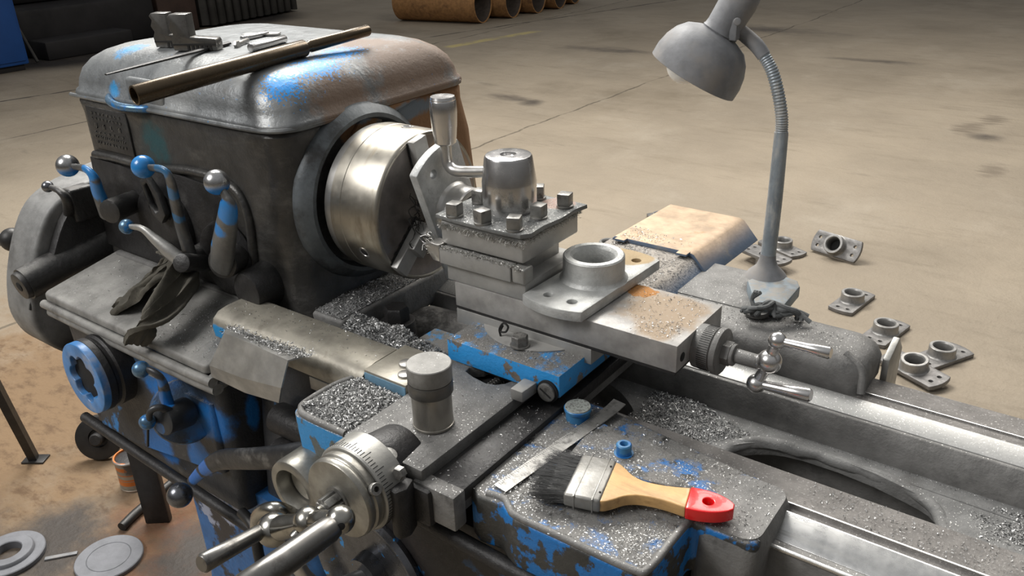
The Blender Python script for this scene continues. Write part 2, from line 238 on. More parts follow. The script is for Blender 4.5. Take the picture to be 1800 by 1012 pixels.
def rev(prof, org=(0, 0, 0), axis=(0, 0, 1), n=40, closed=False):
    """revolve (radius, height) profile round an axis"""
    bm = bmesh.new(); a, b, d = frame(axis); org = Vector(org); rings = []
    for r, h in prof:
        if r < 1e-6: rings.append([bm.verts.new(org + d * h)])
        else: rings.append([bm.verts.new(org + d * h + (a * cos(2 * pi * k / n) + b * sin(2 * pi * k / n)) * r) for k in range(n)])
    pr = list(zip(rings, rings[1:])) + ([(rings[-1], rings[0])] if closed else [])
    for A, B in pr:
        for k in range(n):
            k2 = (k + 1) % n
            if len(A) == 1 and len(B) == 1: continue
            if len(A) == 1: bm.faces.new((A[0], B[k], B[k2]))
            elif len(B) == 1: bm.faces.new((A[k], B[0], A[k2]))
            else: bm.faces.new((A[k], B[k], B[k2], A[k2]))
    return bm
def cyl(p0, p1, r0, r1=None, n=32, bv=.0012):
    p0, p1 = Vector(p0), Vector(p1); L = (p1 - p0).length; r1 = r0 if r1 is None else r1; b = min(bv, L * .3, r0 * .4, r1 * .4)
    return rev([(0, 0), (r0 - b, 0), (r0 - b * .3, b * .3), (r0, b), (r1, L - b), (r1 - b * .3, L - b * .3), (r1 - b, L), (0, L)], p0, p1 - p0, n)
def sph(c, r, n=28, sc=(1, 1, 1)):
    bm = bmesh.new(); bmesh.ops.create_uvsphere(bm, u_segments=n, v_segments=n // 2, radius=r)
    for v in bm.verts: v.co = Vector((v.co.x * sc[0] + c[0], v.co.y * sc[1] + c[1], v.co.z * sc[2] + c[2]))
    return bm
def spline(pts, k=8):
    P = [Vector(p) for p in pts]; P = [P[0] * 2 - P[1]] + P + [P[-1] * 2 - P[-2]]; out = []
    for i in range(1, len(P) - 2):
        for j in range(k):
            t = j / k; a, b, c, d = P[i - 1:i + 3]
            out.append(.5 * ((2 * b) + (c - a) * t + (2 * a - 5 * b + 4 * c - d) * t * t + (3 * b - a - 3 * c + d) * t ** 3))
    out.append(P[-2]); return out
def lerpl(L, t):
    x = t * (len(L) - 1); i = min(int(x), len(L) - 2); f = x - i
    return L[i] * (1 - f) + L[i + 1] * f
def tube(pts, rad, n=14, k=8, flat=1.0, smooth=True, flatdir=None, caps=True):
    """rad: number or list over the path; flat<1 squashes the section along flatdir"""
    S = spline(pts, k) if smooth else [Vector(p) for p in pts]
    rad = rad if isinstance(rad, (list, tuple)) else [rad, rad]
    bm = bmesh.new(); rings = []; prev = None
    for i, p in enumerate(S):
        d = (S[min(i + 1, len(S) - 1)] - S[max(i - 1, 0)]).normalized()
        if flatdir is not None: b = (Vector(flatdir) - d * Vector(flatdir).dot(d)).normalized()
        elif prev is None: b = frame(d)[0]
        else: b = (prev - d * prev.dot(d)).normalized()
        prev = b; a = d.cross(b); r = lerpl(rad, i / max(1, len(S) - 1))
        rings.append([bm.verts.new(p + b * cos(2 * pi * q / n) * r * flat + a * sin(2 * pi * q / n) * r) for q in range(n)])
    for A, B in zip(rings, rings[1:]):
        for q in range(n): bm.faces.new((A[q], A[(q + 1) % n], B[(q + 1) % n], B[q]))
    if caps:
        for Rg, sgn in ((rings[0], 1), (rings[-1], -1)):
            c = bm.verts.new(sum((v.co for v in Rg), Vector()) / n)
            for q in range(n): bm.faces.new((Rg[q], Rg[(q + 1) % n], c))
    return bm
AX = {'x': lambda u, v, w: (w, u, v), 'y': lambda u, v, w: (u, w, v), 'z': lambda u, v, w: (u, v, w)}
def prism(poly, ax, w0, w1, bv=.0015, seg=2, holes=()):
    """polygon (2-D list in the plane normal to ax) extruded w0..w1, with optional polygon holes"""
    bm = bmesh.new(); loops = [poly] + list(holes); es = []
    for L in loops:
        vs = [bm.verts.new(AX[ax](p[0], p[1], w0)) for p in L]
        es += [bm.edges.new((vs[i], vs[(i + 1) % len(vs)])) for i in range(len(vs))]
    if holes: bmesh.ops.triangle_fill(bm, edges=es, use_beauty=True)
    else: bm.faces.new([v for v in bm.verts])
    r = bmesh.ops.extrude_face_region(bm, geom=bm.faces[:])
    dv = Vector(AX[ax](0, 0, w1 - w0))
    bmesh.ops.translate(bm, vec=dv, verts=[g for g in r['geom'] if isinstance(g, bmesh.types.BMVert)])
    bmesh.ops.recalc_face_normals(bm, faces=bm.faces)
    if bv > 0: bevel(bm, bv, seg, 40)
    return bm
def circ(cx, cy, r, n=24, a0=0, a1=2 * pi, end=False):
    m = n + (1 if end else 0); return [(cx + r * cos(a0 + (a1 - a0) * k / n), cy + r * sin(a0 + (a1 - a0) * k / n)) for k in range(m)]
def rrect(x0, x1, y0, y1, r, n=6):
    r = min(r, (x1 - x0) / 2 - 1e-4, (y1 - y0) / 2 - 1e-4); P = []
    for cx, cy, a in ((x1 - r, y1 - r, 0), (x0 + r, y1 - r, pi / 2), (x0 + r, y0 + r, pi), (x1 - r, y0 + r, 3 * pi / 2)):
        P += [(cx + r * cos(a + pi / 2 * k / n), cy + r * sin(a + pi / 2 * k / n)) for k in range(n + 1)]
    return P
def loft(secs, ax='z', cap=True):
    """secs: (polygon, level) with equal point counts"""
    bm = bmesh.new(); R = [[bm.verts.new(AX[ax](p[0], p[1], w)) for p in P] for P, w in secs]; n = len(R[0])
    for A, B in zip(R, R[1:]):
        for k in range(n): bm.faces.new((A[k], A[(k + 1) % n], B[(k + 1) % n], B[k]))
    if cap: bm.faces.new(R[0]); bm.faces.new(R[-1])
    return bm
def hexa(c, axis, r, h, n=6, rot=0.0):
    a, b, d = frame(axis); c = Vector(c); bm = bmesh.new()
    R = [[bm.verts.new(c + d * w + (a * cos(rot + 2 * pi * k / n) + b * sin(rot + 2 * pi * k / n)) * q) for k in range(n)] for q, w in ((r, 0), (r, h * .88), (r * .88, h))]
    for A, B in zip(R, R[1:]):
        for k in range(n): bm.faces.new((A[k], A[(k + 1) % n], B[(k + 1) % n], B[k]))
    bm.faces.new(R[0]); bm.faces.new(R[-1]); return bm
def wobble(bm, amp, sc, seed=0):
    for v in bm.verts: v.co += mnoise.noise_vector(v.co * sc + Vector((seed, 0, 0))) * amp
    return bm

# ------------------------------------------------------------------ things and parts
def thing(name, label, cat, loc=(0, 0, 0), group=None):
    o = bpy.data.objects.new(name, None); COL.objects.link(o); o.location = loc; o.empty_display_size = .02
    o['label'] = label; o['category'] = cat
    if group: o['group'] = group
    return o
def wloc(o):
    v = Vector()
    while o: v += o.location; o = o.parent
    return v
def part(name, bm, m, parent=None, label=None, stuff=False, sharp=38):
    """bm in world coordinates -> one mesh object under its thing"""
    fin(bm, sharp)
    if parent is not None: bmesh.ops.translate(bm, vec=-wloc(parent), verts=bm.verts)
    me = bpy.data.meshes.new(name); bm.to_mesh(me); bm.free(); me.materials.append(M[m] if isinstance(m, str) else m)
    o = bpy.data.objects.new(name, me); COL.objects.link(o); o.parent = parent
    if label: o['label'] = label
    if stuff: o['kind'] = 'stuff'
    return o
def single(name, bm, m, label, cat, loc=(0, 0, 0), group=None, stuff=False, sharp=38):
    """a thing that is one mesh"""
    bmesh.ops.translate(bm, vec=-Vector(loc), verts=bm.verts)
    o = part(name, bm, m, None, label, stuff, sharp); o.location = loc; o['category'] = cat
    if group: o['group'] = group
    return o
def copy_tree(o, parent=None):
    c = o.copy(); COL.objects.link(c); c.parent = parent
    for ch in list(o.children): copy_tree(ch, c)
    return c

# ================================================================== SETTING
def seg_mask(n, a, b, w):      # expansion joint along the line a-b in the floor plane
    ax_, ay = a; dx, dy = b[0] - a[0], b[1] - a[1]; L = math.hypot(dx, dy); nx, ny = -dy / L, dx / L
    wob = n.math('MULTIPLY', n.math('SUBTRACT', n.noise(1.3, 5, .6, (a[0], a[1], 0)), .5), .16)
    dn = n.new('ShaderNodeVectorMath'); dn.operation = 'DOT_PRODUCT'; n.link(n.p, dn.inputs[0]); dn.inputs[1].default_value = (nx, ny, 0)
    d = n.math('ABSOLUTE', n.math('ADD', n.math('SUBTRACT', dn.outputs['Value'], ax_ * nx + ay * ny), wob))
    return n.math('MULTIPLY', n.thr(d, w * .4, w, 1, 0), n.thr(n.noise(3, 4, .6), .40, .55, .25, .9))
def P2(t): return (t[0], t[1])
FL = [
 ((.17, .14, .10), lambda n: n.thr(n.noise(.55, 6, .65, (3, 9, 0), (1, 1, 1)), .50, .74), .75),
 ((.295, .255, .20), lambda n: n.thr(n.noise(1.5, 7, .68, (8, 2, 0), (1, .7, 1)), .48, .80), .8),
 ((.17, .14, .10), lambda n: n.math('MULTIPLY', n.thr(n.noise(4.5, 8, .72, (1, 4, 7), (.5, 2.2, 1), (0, 0, .6)), .50, .75), .55), .7),
 ((.020, .016, .014), lambda n: n.blobs([((-9.0, 4.0, 0), 1.5, (1, .9, 1)), ((-9.3, 5.2, 0), 1.7), ((-9.8, 7.0, 0), 1.5)], n.noise(1.1, 4, .5), .35, .20, .75), .8),  # shade on the far left floor, painted into the concrete colour
 ((.10, .085, .065), lambda n: n.math('MULTIPLY', n.thr(n.noise(2.1, 8, .7, (1, 4, 0), (.45, 1.6, 1), (0, 0, .6)), .60, .78), .7), .6),
 ((.13, .052, .026), lambda n: n.blobs([((-.95, -.1, 0), .55), ((-1.1, .15, 0), .35)], n.noise(6, 8, .7), 1.5, .35, .85), .85),
 ((.19, .125, .07), lambda n: n.blobs([((-1.9, .0, 0), 1.9), ((-1.4, .6, 0), 1.0)], n.noise(5, 8, .72), 1.2, .25, .95), .85),
 ((.12, .075, .042), lambda n: n.math('MULTIPLY', n.blobs([((-1.6, .0, 0), 1.9)]), n.thr(n.noise(11, 8, .74, (3, 1, 0), (1, 1.8, 1)), .46, .66)), .85),
 ((.050, .042, .036), lambda n: n.blobs([((-1.15, -.35, 0), .5), ((-1.5, -.5, 0), .5), ((-.85, -.1, 0), .35)], n.noise(3.4, 8, .72, (3, 3, 3)), 1.4, .45, .95), .6),
 ((.075, .062, .050), lambda n: n.blobs([((-3.7182, 6.9914, 0.0000), .75, (.45, 1.6, 1)), ((-3.3130, 4.6657, 0.0000), .38, (.6, 1.4, 1)), ((-3.0507, 4.6205, 0.0000), .3), ((-1.1851, 7.5618, 0.0000), .55, (.5, 2, 1)), ((-2.9507, 8.9717, 0.0000), 1.3, (.5, 1.6, 1)), ((0.1468, 5.2385, 0.0000), .3), ((-9.3, 4.4, 0), 1.9, (1.2, .8, 1)), ((-9.6, 6.6, 0), 1.5)], n.noise(2.2, 6, .7, (5, 0, 0), (.8, 1.4, 1)), 1.2, .55, 1.25), .55),  # oil spots, plus far-left blobs that paint shade onto the floor
 ((.165, .135, .10), lambda n: n.blobs([((0.1165, 5.7394, 0.0000), .22, (1.0, .5, 1)), ((0.3196, 4.4782, 0.0000), .20, (1.0, .5, 1)), ((0.0126, 5.4136, 0.0000), .25, (1.0, .5, 1))], n.noise(28, 3, .5, (0, 0, 0), (.2, 1, 1), (0, 0, .9)), 1.2, .5, 1.1), .6),
 ((.40, .33, .14), lambda n: n.math('MULTIPLY', seg_mask(n, P2((-5.4264, 6.4130, 0.0000)), P2((-5.1321, 7.9034, 0.0000)), .10), n.blobs([((-5.2917, 7.0762, 0.0000), 1.4)])), .7),
 ((.09, .075, .055), lambda n: seg_mask(n, P2((-2.6195, 3.4346, 0.0000)), P2((-2.6014, 5.3623, 0.0000)), .013), .8),
 ((.05, .042, .034), lambda n: seg_mask(n, P2((-5.8365, 1.7167, 0.0000)), P2((-5.8229, 2.2789, 0.0000)), .014), .8),
 ((.05, .042, .034), lambda n: seg_mask(n, P2((-6.2214, 6.3341, -0.0000)), P2((-5.8365, 7.7938, -0.0000)), .03), .8),
]
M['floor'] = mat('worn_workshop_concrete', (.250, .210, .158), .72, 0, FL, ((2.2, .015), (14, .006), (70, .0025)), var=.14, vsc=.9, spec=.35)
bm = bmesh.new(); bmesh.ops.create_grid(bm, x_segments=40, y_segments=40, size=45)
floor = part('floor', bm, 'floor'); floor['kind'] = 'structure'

# ================================================================== LATHE BED
B = thing('lathe_bed', 'long grey lathe bed with two shiny slideways running to the lower right of the picture', 'lathe bed', (1.0, 0, 0))
XB0, XB1 = -.08, 2.3
def extr(poly, x0, x1, bv=.001): return prism(poly, 'x', x0, x1, bv)
# near side: dusty inner flat, bead, groove, prism way, vertical front
part('slideway', extr([(-.166, .895), (-.169, .9035), (-.172, .9035), (-.2035, .886), (-.2035, .872), (-.166, .872)], XB0, XB1, .0006), 'way', B, 'bright worn prism of the near slideway')
part('flat_way', extr([(-.095, .9), (-.150, .9), (-.1505, .9015), (-.153, .9015), (-.1535, .897), (-.166, .893), (-.166, .86), (-.095, .86)], XB0, XB1, .0004), 'waydust', B, 'dusty flat of the near rail')
part('rail_wall', extr([(-.217, .886), (-.2035, .886), (-.2035, .872), (-.12, .872), (-.095, .865), (-.10, .60), (-.19, .60), (-.205, .62), (-.2185, .79)], XB0, XB1, .0012), 'greyiron', B)
# far side
part('slideway', extr([(.083, .8945), (.112, .9040), (.116, .9040), (.119, .899), (.124, .875), (.083, .875)], XB0, XB1, .0006), 'wayfar', B, 'bright worn prism of the far slideway')
part('flat_way', extr([(.1185, .8985), (.1415, .8985), (.143, .9005), (.190, .9005), (.190, .87), (.1185, .87)], XB0, XB1, .0006), 'waydust', B, 'dusty flat of the far rail')
part('rail_wall', extr([(.076, .892), (.078, .8935), (.083, .8935), (.083, .87), (.190, .87), (.187, .60), (.10, .60), (.060, .84), (.066, .868)], XB0, XB1, .0012), 'greyiron', B)
# web between the rails with its big oval openings
def webz(y): return .815 + (y + .095) * .20
holes = []
for (hx0, hx1) in ((.545, .83), (.13, .395), (.99, 1.27)):
    P = []
    for k in range(36):
        a = 2 * pi * k / 36; cx, cy = (hx0 + hx1) / 2, -.028
        ux = abs(cos(a)) ** .62 * (1 if cos(a) > 0 else -1); uy = abs(sin(a)) ** .85 * (1 if sin(a) > 0 else -1)
        P.append((cx + ux * (hx1 - hx0) / 2, cy + uy * .063 + .004 * sin(5 * a + hx0 * 9)))
    holes.append(P)
web = prism([(XB0, -.105), (XB1, -.105), (XB1, .075), (XB0, .075)], 'z', 0, -.022, .003, 2, holes)
for v in web.verts:
    z = v.co.z; hump = 0
    for hx0, hx1 in ((.545, .83), (.13, .395), (.99, 1.27)):
        q = math.hypot((v.co.x - (hx0 + hx1) / 2) / ((hx1 - hx0) / 2), (v.co.y + .028) / .063)
        hump = max(hump, .010 * max(0, 1.35 - q) / .35 if q > .9 else 0)
    v.co.z = webz(v.co.y) + z + min(hump, .010)
part('web', web, 'webiron', B, 'dusty casting web with oval openings')
for hx0, hx1 in ((.545, .83), (.99, 1.27)):      # rounded rim round each opening
    pts = []
    for k in range(22):
        a = -.25 + (pi + .5) * k / 21; cx = (hx0 + hx1) / 2
        ux = abs(cos(a)) ** .62 * (1 if cos(a) > 0 else -1); uy = abs(sin(a)) ** .85 * (1 if sin(a) > 0 else -1)
        y = -.028 + uy * .068; pts.append((cx + ux * (hx1 - hx0) / 2 * 1.02, y, webz(y) + .001))
    part('opening_rim', wobble(tube(pts, .0085, 12, 3), .003, 45), 'webiron', B)
part('edge_bead', extr([(-.2185, .8835), (-.2185, .8872), (-.2145, .8880), (-.2145, .8835)], XB0, XB1, .0003), 'way', B, 'bright outer edge of the near rail')
part('edge_bead', extr([(-.1532, .9008), (-.1532, .9022), (-.1506, .9022), (-.1506, .9008)], XB0, XB1, .0002), 'way', B)
part('edge_bead', extr([(.1418, .9003), (.1418, .9014), (.1442, .9014), (.1442, .9003)], XB0, XB1, .0002), 'way', B)
part('chip_tray', box(-.1, 2.3, -.2, .2, .30, .33, .004), 'darkiron', B, 'dark oily tray under the bed')
for x in (.95, 1.75): part('leg_box', box(x - .12, x + .12, -.17, .17, 0, .61, .02, 3), 'darkiron', B)
part('cross_rib', box(-.075, -.04, -.10, .08, .60, .86, .01, 3), 'darkiron', B)
part('cross_rib', box(.08, .12, -.10, .07, .60, .80, .01, 3), 'darkiron', B)
part('gap_casting', xf(merge(rev([(0, -.13), (.075, -.13), (.085, -.11), (.085, .0), (.07, .04), (0, .05)], (.05, .03, .80), (1, .1, 0), 32)), Matrix()), 'iron', B, 'round dark casting in the gap under the chuck')
part('gap_bolt', merge(hexa((-.035, -.065, .905), (0, 0, 1), .022, .028), cyl((-.035, -.065, .86), (-.035, -.065, .907), .032, .03)), 'darkiron', B, 'dark hexagon bolt under the chuck')

PD = thing('pedestal', 'blue lathe base cabinet with peeled paint below the feed gearbox', 'machine base', (-.3, 0, 0))
part('body', loft([(rrect(-.49, -.05, -.29, .24, .03), 0.0), (rrect(-.47, -.07, -.275, .23, .03), .30), (rrect(-.46, -.07, -.285, .23, .03), .60)]), 'base_blue', PD)
part('floor_flange', box(-.52, -.02, -.33, .28, 0, .035, .008, 3), 'darkiron', PD)
part('side_pocket', box(-.20, -.085, -.30, -.27, .10, .46, .012, 3), 'darkiron', PD, 'dark recessed door')

# ================================================================== HEADSTOCK
H = thing('headstock', 'big black greasy lathe headstock at the left with a curved gear cover on top', 'headstock', (-.46, .07, .86))
secs = []
for z, a, b, c, d, r in ((.86, -.77, -.13, -.17, .36, .03), (.92, -.768, -.135, -.168, .355, .035), (.98, -.766, -.148, -.166, .34, .045), (1.05, -.764, -.150, -.165, .335, .05), (1.14, -.763, -.150, -.165, .325, .05), (1.205, -.764, -.150, -.165, .305, .05), (1.228, -.766, -.148, -.168, .302, .05), (1.236, -.764, -.152, -.164, .298, .05)):
    secs.append((rrect(a, b, c, d, r, 8), z))
hb = loft(secs); bmesh.ops.subdivide_edges(hb, edges=hb.edges[:], cuts=1, use_grid_fill=True)
part('casting', hb, 'headm', H)
# raised brow over the lever panel
brow = [(-0.7198, -0.1680, 1.1248), (-0.6517, -0.1680, 1.1281), (-0.5750, -0.1680, 1.1275), (-0.4914, -0.1680, 1.1319), (-0.4026, -0.1680, 1.1417), (-0.3230, -0.1680, 1.1394), (-0.2765, -0.1680, 1.1242), (-0.2597, -0.1680, 1.0849), (-0.2621, -0.1680, 1.0222), (-0.2678, -0.1680, 0.9561)]
part('panel_brow', tube(brow, .008, 10, 6), 'headm', H, 'worn raised rim over the lever panel')
part('panel_plate', prism([(-.75, .93), (-.31, .93), (-.30, 1.10), (-.36, 1.125), (-.45, 1.13), (-.60, 1.115), (-.735, 1.12)], 'y', -.1665, -.172, .002), 'darkiron', H, 'dark recessed lever panel')
# cover: swelling sides, rounded shoulders
cs = []
for z, i, r in ((1.236, -.003, .055), (1.243, -.005, .056), (1.249, -.003, .056), (1.252, .001, .055), (1.268, .004, .055), (1.288, .011, .058), (1.304, .023, .062), (1.316, .040, .066), (1.3235, .060, .07), (1.3265, .085, .07), (1.328, .15, .04)):
    cs.append((rrect(-.768 + i, -.146 - i, -.166 + i, .300 - i * 1.1, r, 8), z))
cv = loft(cs)
part('cover', cv, 'coverm', H, 'cover with worn blue and grey paint, rust brown at its right end', sharp=50)
part('cover_seam', tube([(-.755, -.168, 1.2385), (-.60, -.1705, 1.2385), (-.40, -.171, 1.239), (-.22, -.171, 1.240), (-.165, -.160, 1.2405), (-.147, -.12, 1.2405), (-.1455, 0, 1.241), (-.1455, .15, 1.241), (-.147, .27, 1.241)], .0042, 8, 8), 'coverm', H, 'beaded lower edge of the cover')
part('cover_lug', xf(box(-.055, .055, -.008, .008, 1.236, 1.29, .007, 3), Matrix.Translation((-.50, -.160, 0))), 'coverm', H)
part('lifting_loop', tube([(-0.5137, -0.1131, 1.2400), (-0.4906, -0.1603, 1.2400), (-0.5166, -0.1793, 1.2400), (-0.5584, -0.1873, 1.2420), (-0.6039, -0.1762, 1.2450), (-0.6334, -0.1490, 1.2480), (-0.6389, -0.1133, 1.2480), (-0.6429, -0.0706, 1.2460)], .0072, 12, 6), 'steelblue', H, 'blue hooked rod in front of the cover')
# spindle ring, gasket gap
part('spindle_ring', rev([(.122, -.160), (.154, -.158), (.155, -.148), (.150, -.139), (.138, -.127), (.131, -.127), (.124, -.150)], (0, 0, 1.1), (1, 0, 0), 64, True), 'ringm', H, 'blue-grey ring round the spindle nose')
part('spindle_nose', cyl((-.155, 0, 1.1), (-.100, 0, 1.1), .085, .085, 48), 'darkiron', H)
part('gusset', prism([(.02, 1.236), (.16, 1.236), (.09, 1.222), (.055, 1.215), (.03, 1.20), (.0, 1.19), (-.02, 1.205), (.0, 1.225)], 'x', -.152, -.142, .004), 'headm', H, 'pale worn rib above the spindle')
part('mounting_foot', box(-.22, -.072, -.155, .16, .87, .932, .008, 3), 'greyiron', H, 'foot of the casting strewn with chips')
for y in (-.085, .02): part('foot_slot', box(-.135, -.115, y - .014, y + .014, .930, .9335, .004), 'hole', H)
# nameplate with rows of worn characters
NPc = [(-0.6858, -0.1660, 1.2223), (-0.5668, -0.1660, 1.2180), (-0.5851, -0.1660, 1.1386), (-0.7129, -0.1660, 1.1390)]
nx0, nx1, nz0, nz1 = -.712, -.575, 1.140, 1.222
npl = part('nameplate', box(nx0, nx1, -.169, -.164, nz0, nz1, .002), 'iron', H, 'worn metal plate with rows of characters')
chb = []
rows = [(1.211, .0045, 8, .0045), (1.201, .004, 9, .004), (1.187, .009, 4, .006), (1.174, .004, 7, .004), (1.165, .0045, 14, .0035), (1.154, .0045, 10, .004)]
for zc, hh, cnt, ww in rows:
    for k in range(cnt):
        xc = nx0 + .014 + (nx1 - nx0 - .03) * (k + .5) / cnt
        chb.append(box(xc - ww / 2, xc - ww / 2 + ww * .3, -.1705, -.1685, zc - hh / 2, zc + hh / 2, 0))
        if random.random() < .8: chb.append(box(xc - ww / 2, xc + ww / 2, -.1705, -.1685, zc + hh * (.3 if k % 2 else -.5), zc + hh * (.5 if k % 2 else -.3), 0))
        if random.random() < .5: chb.append(box(xc + ww * .25, xc + ww / 2, -.1705, -.1685, zc - hh / 2, zc + hh / 2, 0))
o = part('lettering', merge(*chb), 'post', npl, 'rubbed relief characters', stuff=True)
# speed dial sector between the first two levers
part('speed_dial', cyl((-.50, -.166, 1.025), (-.50, -.190, 1.025), .078, .074, 48, .004), 'darkiron', H, 'black round dial behind the levers')
sd = part('dial_pointer', prism([(-.515, 1.115), (-.492, 1.13), (-.462, 1.10), (-.452, 1.06), (-.470, 1.04), (-.495, 1.052)], 'y', -.192, -.205, .004, 2, [[(-.503, 1.108), (-.492, 1.115), (-.476, 1.088), (-.472, 1.066), (-.482, 1.060), (-.496, 1.075)]]), 'iron', H, 'black pointer window')
part('speed_dial', cyl((-.33, -.166, .995), (-.33, -.186, .995), .070, .066, 48, .004), 'darkiron', H, 'black dial behind the middle lever')
part('lever_boss', cyl((-.235, -.16, .968), (-.235, -.215, .968), .040, .034, 40, .004), 'darkiron', H, 'dark round boss of the right lever')
part('lock_screw', merge(cyl((-0.4891, -0.1700, 1.0276), (-0.4685, -0.1820, 1.0356), .009, n=20)), 'post', H, 'slotted screw head')
# levers: the arm is one part, its ball a sub-part
def lever(name, pts, rad, flat, ball, br, bmat, amat, hub0, hub1, hr, lab, flatdir=(0, 1, .2)):
    a = part(name, tube(pts, rad, 18, 8, flat, flatdir=flatdir), amat, H, lab)
    part('hub', cyl(hub0, hub1, hr, hr * .9, 28, .003), 'iron', a)
    part('ball_knob', sph(ball, br, 32), bmat, a)
    return a
lever('selector_lever', [(-0.6564, -0.2500, 1.1323), (-0.5997, -0.2520, 1.1363), (-0.5807, -0.2500, 1.1228), (-0.5944, -0.2420, 1.0934), (-0.6057, -0.2320, 1.0585), (-0.6114, -0.2260, 1.0374)], [.0055, .008, .012, .015, .018, .020], .65, (-0.6667, -0.2500, 1.1317), .0205, 'wornball', 'leverA', (-0.5760, -0.2400, 1.0554), (-0.6012, -0.1700, 1.0518), .023, 'blue bent lever at the left')
lever('selector_lever', [(-0.3962, -0.2500, 1.1708), (-0.3513, -0.2500, 1.1740), (-0.3413, -0.2460, 1.1610), (-0.3565, -0.2360, 1.1231), (-0.3777, -0.2220, 1.0636), (-0.3865, -0.2120, 1.0103), (-0.3940, -0.2060, 0.9822)], [.0055, .0075, .010, .012, .014, .016, .017], .6, (-0.4064, -0.2500, 1.1702), .0195, 'blueball2', 'leverB', (-0.3898, -0.2150, 0.9865), (-0.4038, -0.1650, 0.9897), .022, 'worn blue lever in the middle')
lever('selector_lever', [(-0.2185, -0.2400, 1.1675), (-0.2046, -0.2400, 1.1514), (-0.2048, -0.2380, 1.1349), (-0.2307, -0.2320, 1.0915), (-0.2583, -0.2280, 1.0444), (-0.2805, -0.2240, 1.0068)], [.007, .010, .0165, .0205, .0235, .021], .62, (-0.2217, -0.2400, 1.1716), .0200, 'wornball', 'leverC', (-0.2746, -0.2240, 1.0165), (-0.2943, -0.1700, 1.0072), .028, 'thick blue lever at the right with a shiny ball')
lever('shift_lever', [(-0.4734, -0.2620, 1.0543), (-0.4370, -0.2600, 1.0567), (-0.4129, -0.2550, 1.0410), (-0.3897, -0.2480, 1.0224), (-0.3709, -0.2400, 1.0045), (-0.3607, -0.2340, 0.9917)], [.0045, .007, .011, .015, .016, .013], .75, (-0.4831, -0.2620, 1.0523), .0135, 'steelblue', 'sheet', (-0.3553, -0.2500, 1.0075), (-0.3910, -0.1700, 0.9696), .017, 'bare grey lever with a small blue ball', (0, 1, .2))

# gear guard at the far left end
G = thing('gear_guard', 'rounded grey end guard at the far left of the lathe', 'machine guard', (-.85, 0, .6))
gp = [(.30, 1.03), (-.05, 1.062), (-.13, 1.055), (-.19, 1.045), (-.245, 1.018), (-.285, .965), (-.315, .90), (-.330, .85), (-.336, .80), (-.322, .75), (-.29, .71), (-.25, .67), (-.18, .62), (-.05, .58), (.30, .56)]
gp = [(v.x, v.y) for v in spline([(a, b, 0) for a, b in gp], 4)]
part('shell', prism(gp, 'x', -.905, -.80, .010, 3), mat('dusty_guard_shell', (.20, .20, .195), .55, .15, (((.022, .021, .02), lambda n: n.blobs([((-.85, -.25, .66), .24, (.6, 1, 1.1)), ((-.79, -.1, .72), .26)], n.noise(12, 5), .35, .3, .75), .45, .1), ((.10, .095, .09), lambda n: n.thr(n.noise(12, 7, .7), .56, .8), .6, .1)), ((60, .0012),)), G)
gi = [(.28, 1.02), (-.05, 1.045), (-.17, 1.035), (-.222, 1.01), (-.262, .955), (-.29, .89), (-.245, .885), (-.18, .84), (.28, .84)]
gi = [(v.x, v.y) for v in spline([(a, b, 0) for a, b in gi], 3)]
part('inner_plate', prism(gi, 'x', -.802, -.774, .006, 2), 'darkiron', G)
part('seam_rim', tube([(-.806, -.14, 1.051), (-.806, -.235, 1.015), (-.806, -.283, .945), (-.806, -.315, .875), (-.806, -.332, .83)], .003, 8, 6), 'darkiron', G)
b_ = part('shaft_boss', merge(tube([(-.79, -.12, .915), (-.79, -.25, .905), (-.79, -.335, .892)], [.042, .036, .033], 28, 4), cyl((-.79, -.332, .8925), (-.79, -.345, .8905), .030, .028, 28)), 'iron', G)
part('socket', cyl((-.79, -.342, .891), (-.79, -.3465, .8903), .010, n=20), 'hole', b_)
sl = part('small_lever', tube([(-0.7786, -0.2400, 1.0677), (-0.7476, -0.2400, 1.0650), (-0.7394, -0.2350, 1.0486), (-0.7771, -0.2200, 1.0108), (-0.8275, -0.2000, 0.9787)], [.0055, .007, .0095, .0105, .011], 14), 'iron', G, 'small black lever')
part('ball_knob', sph((-0.7924, -0.2400, 1.0666), .0115), 'darkball', sl)
part('corner_block', xf(box(-.80, -.765, -.215, -.165, .985, 1.055, .006, 3), Matrix()), 'iron', G)
kb = part('end_knob', sph((-0.9300, -0.2784, 0.9381), .025, 28, (1, 1, 1)), 'blackish', G, 'black knob')
part('knob_cap', cyl((-0.9350, -0.2765, 0.9364), (-0.9700, -0.2847, 0.9318), .017, .014), 'lampgrey', kb)

# ================================================================== FEED GEARBOX
F = thing('feed_gearbox', 'blue and black feed gearbox with a dusty flat top and a blue dial', 'gearbox', (-.46, -.24, .58))
part('housing', loft([(rrect(-.700, -.215, -.312, -.16, .02), .575), (rrect(-.705, -.212, -.314, -.16, .022), .72), (rrect(-.712, -.210, -.316, -.16, .022), .84), (rrect(-.716, -.209, -.320, -.16, .022), .874)]), 'bluegear', F)
def slope(bm):
    for v in bm.verts: v.co.z += (v.co.y + .33) * .19
    return bm
part('top_slab', slope(prism(rrect(-.722, -.204, -.334, -.16, .012), 'z', .874, .892, .005, 3)), 'topgrey', F, 'dusty flat top')
part('ledge_moulding', tube([(-.722, -.337, .868), (-.45, -.338, .868), (-.212, -.337, .868), (-.200, -.325, .869), (-.199, -.25, .882)], .0085, 12, 6), 'topgrey', F)
part('ledge_moulding', tube([(-.716, -.329, .850), (-.45, -.330, .850), (-.214, -.329, .850), (-.204, -.318, .851), (-.203, -.25, .862)], .0105, 12, 6), 'topgrey', F)
part('hinge_rail', box(-.71, -.24, -.182, -.168, .912, .926, .003), 'greyiron', F)
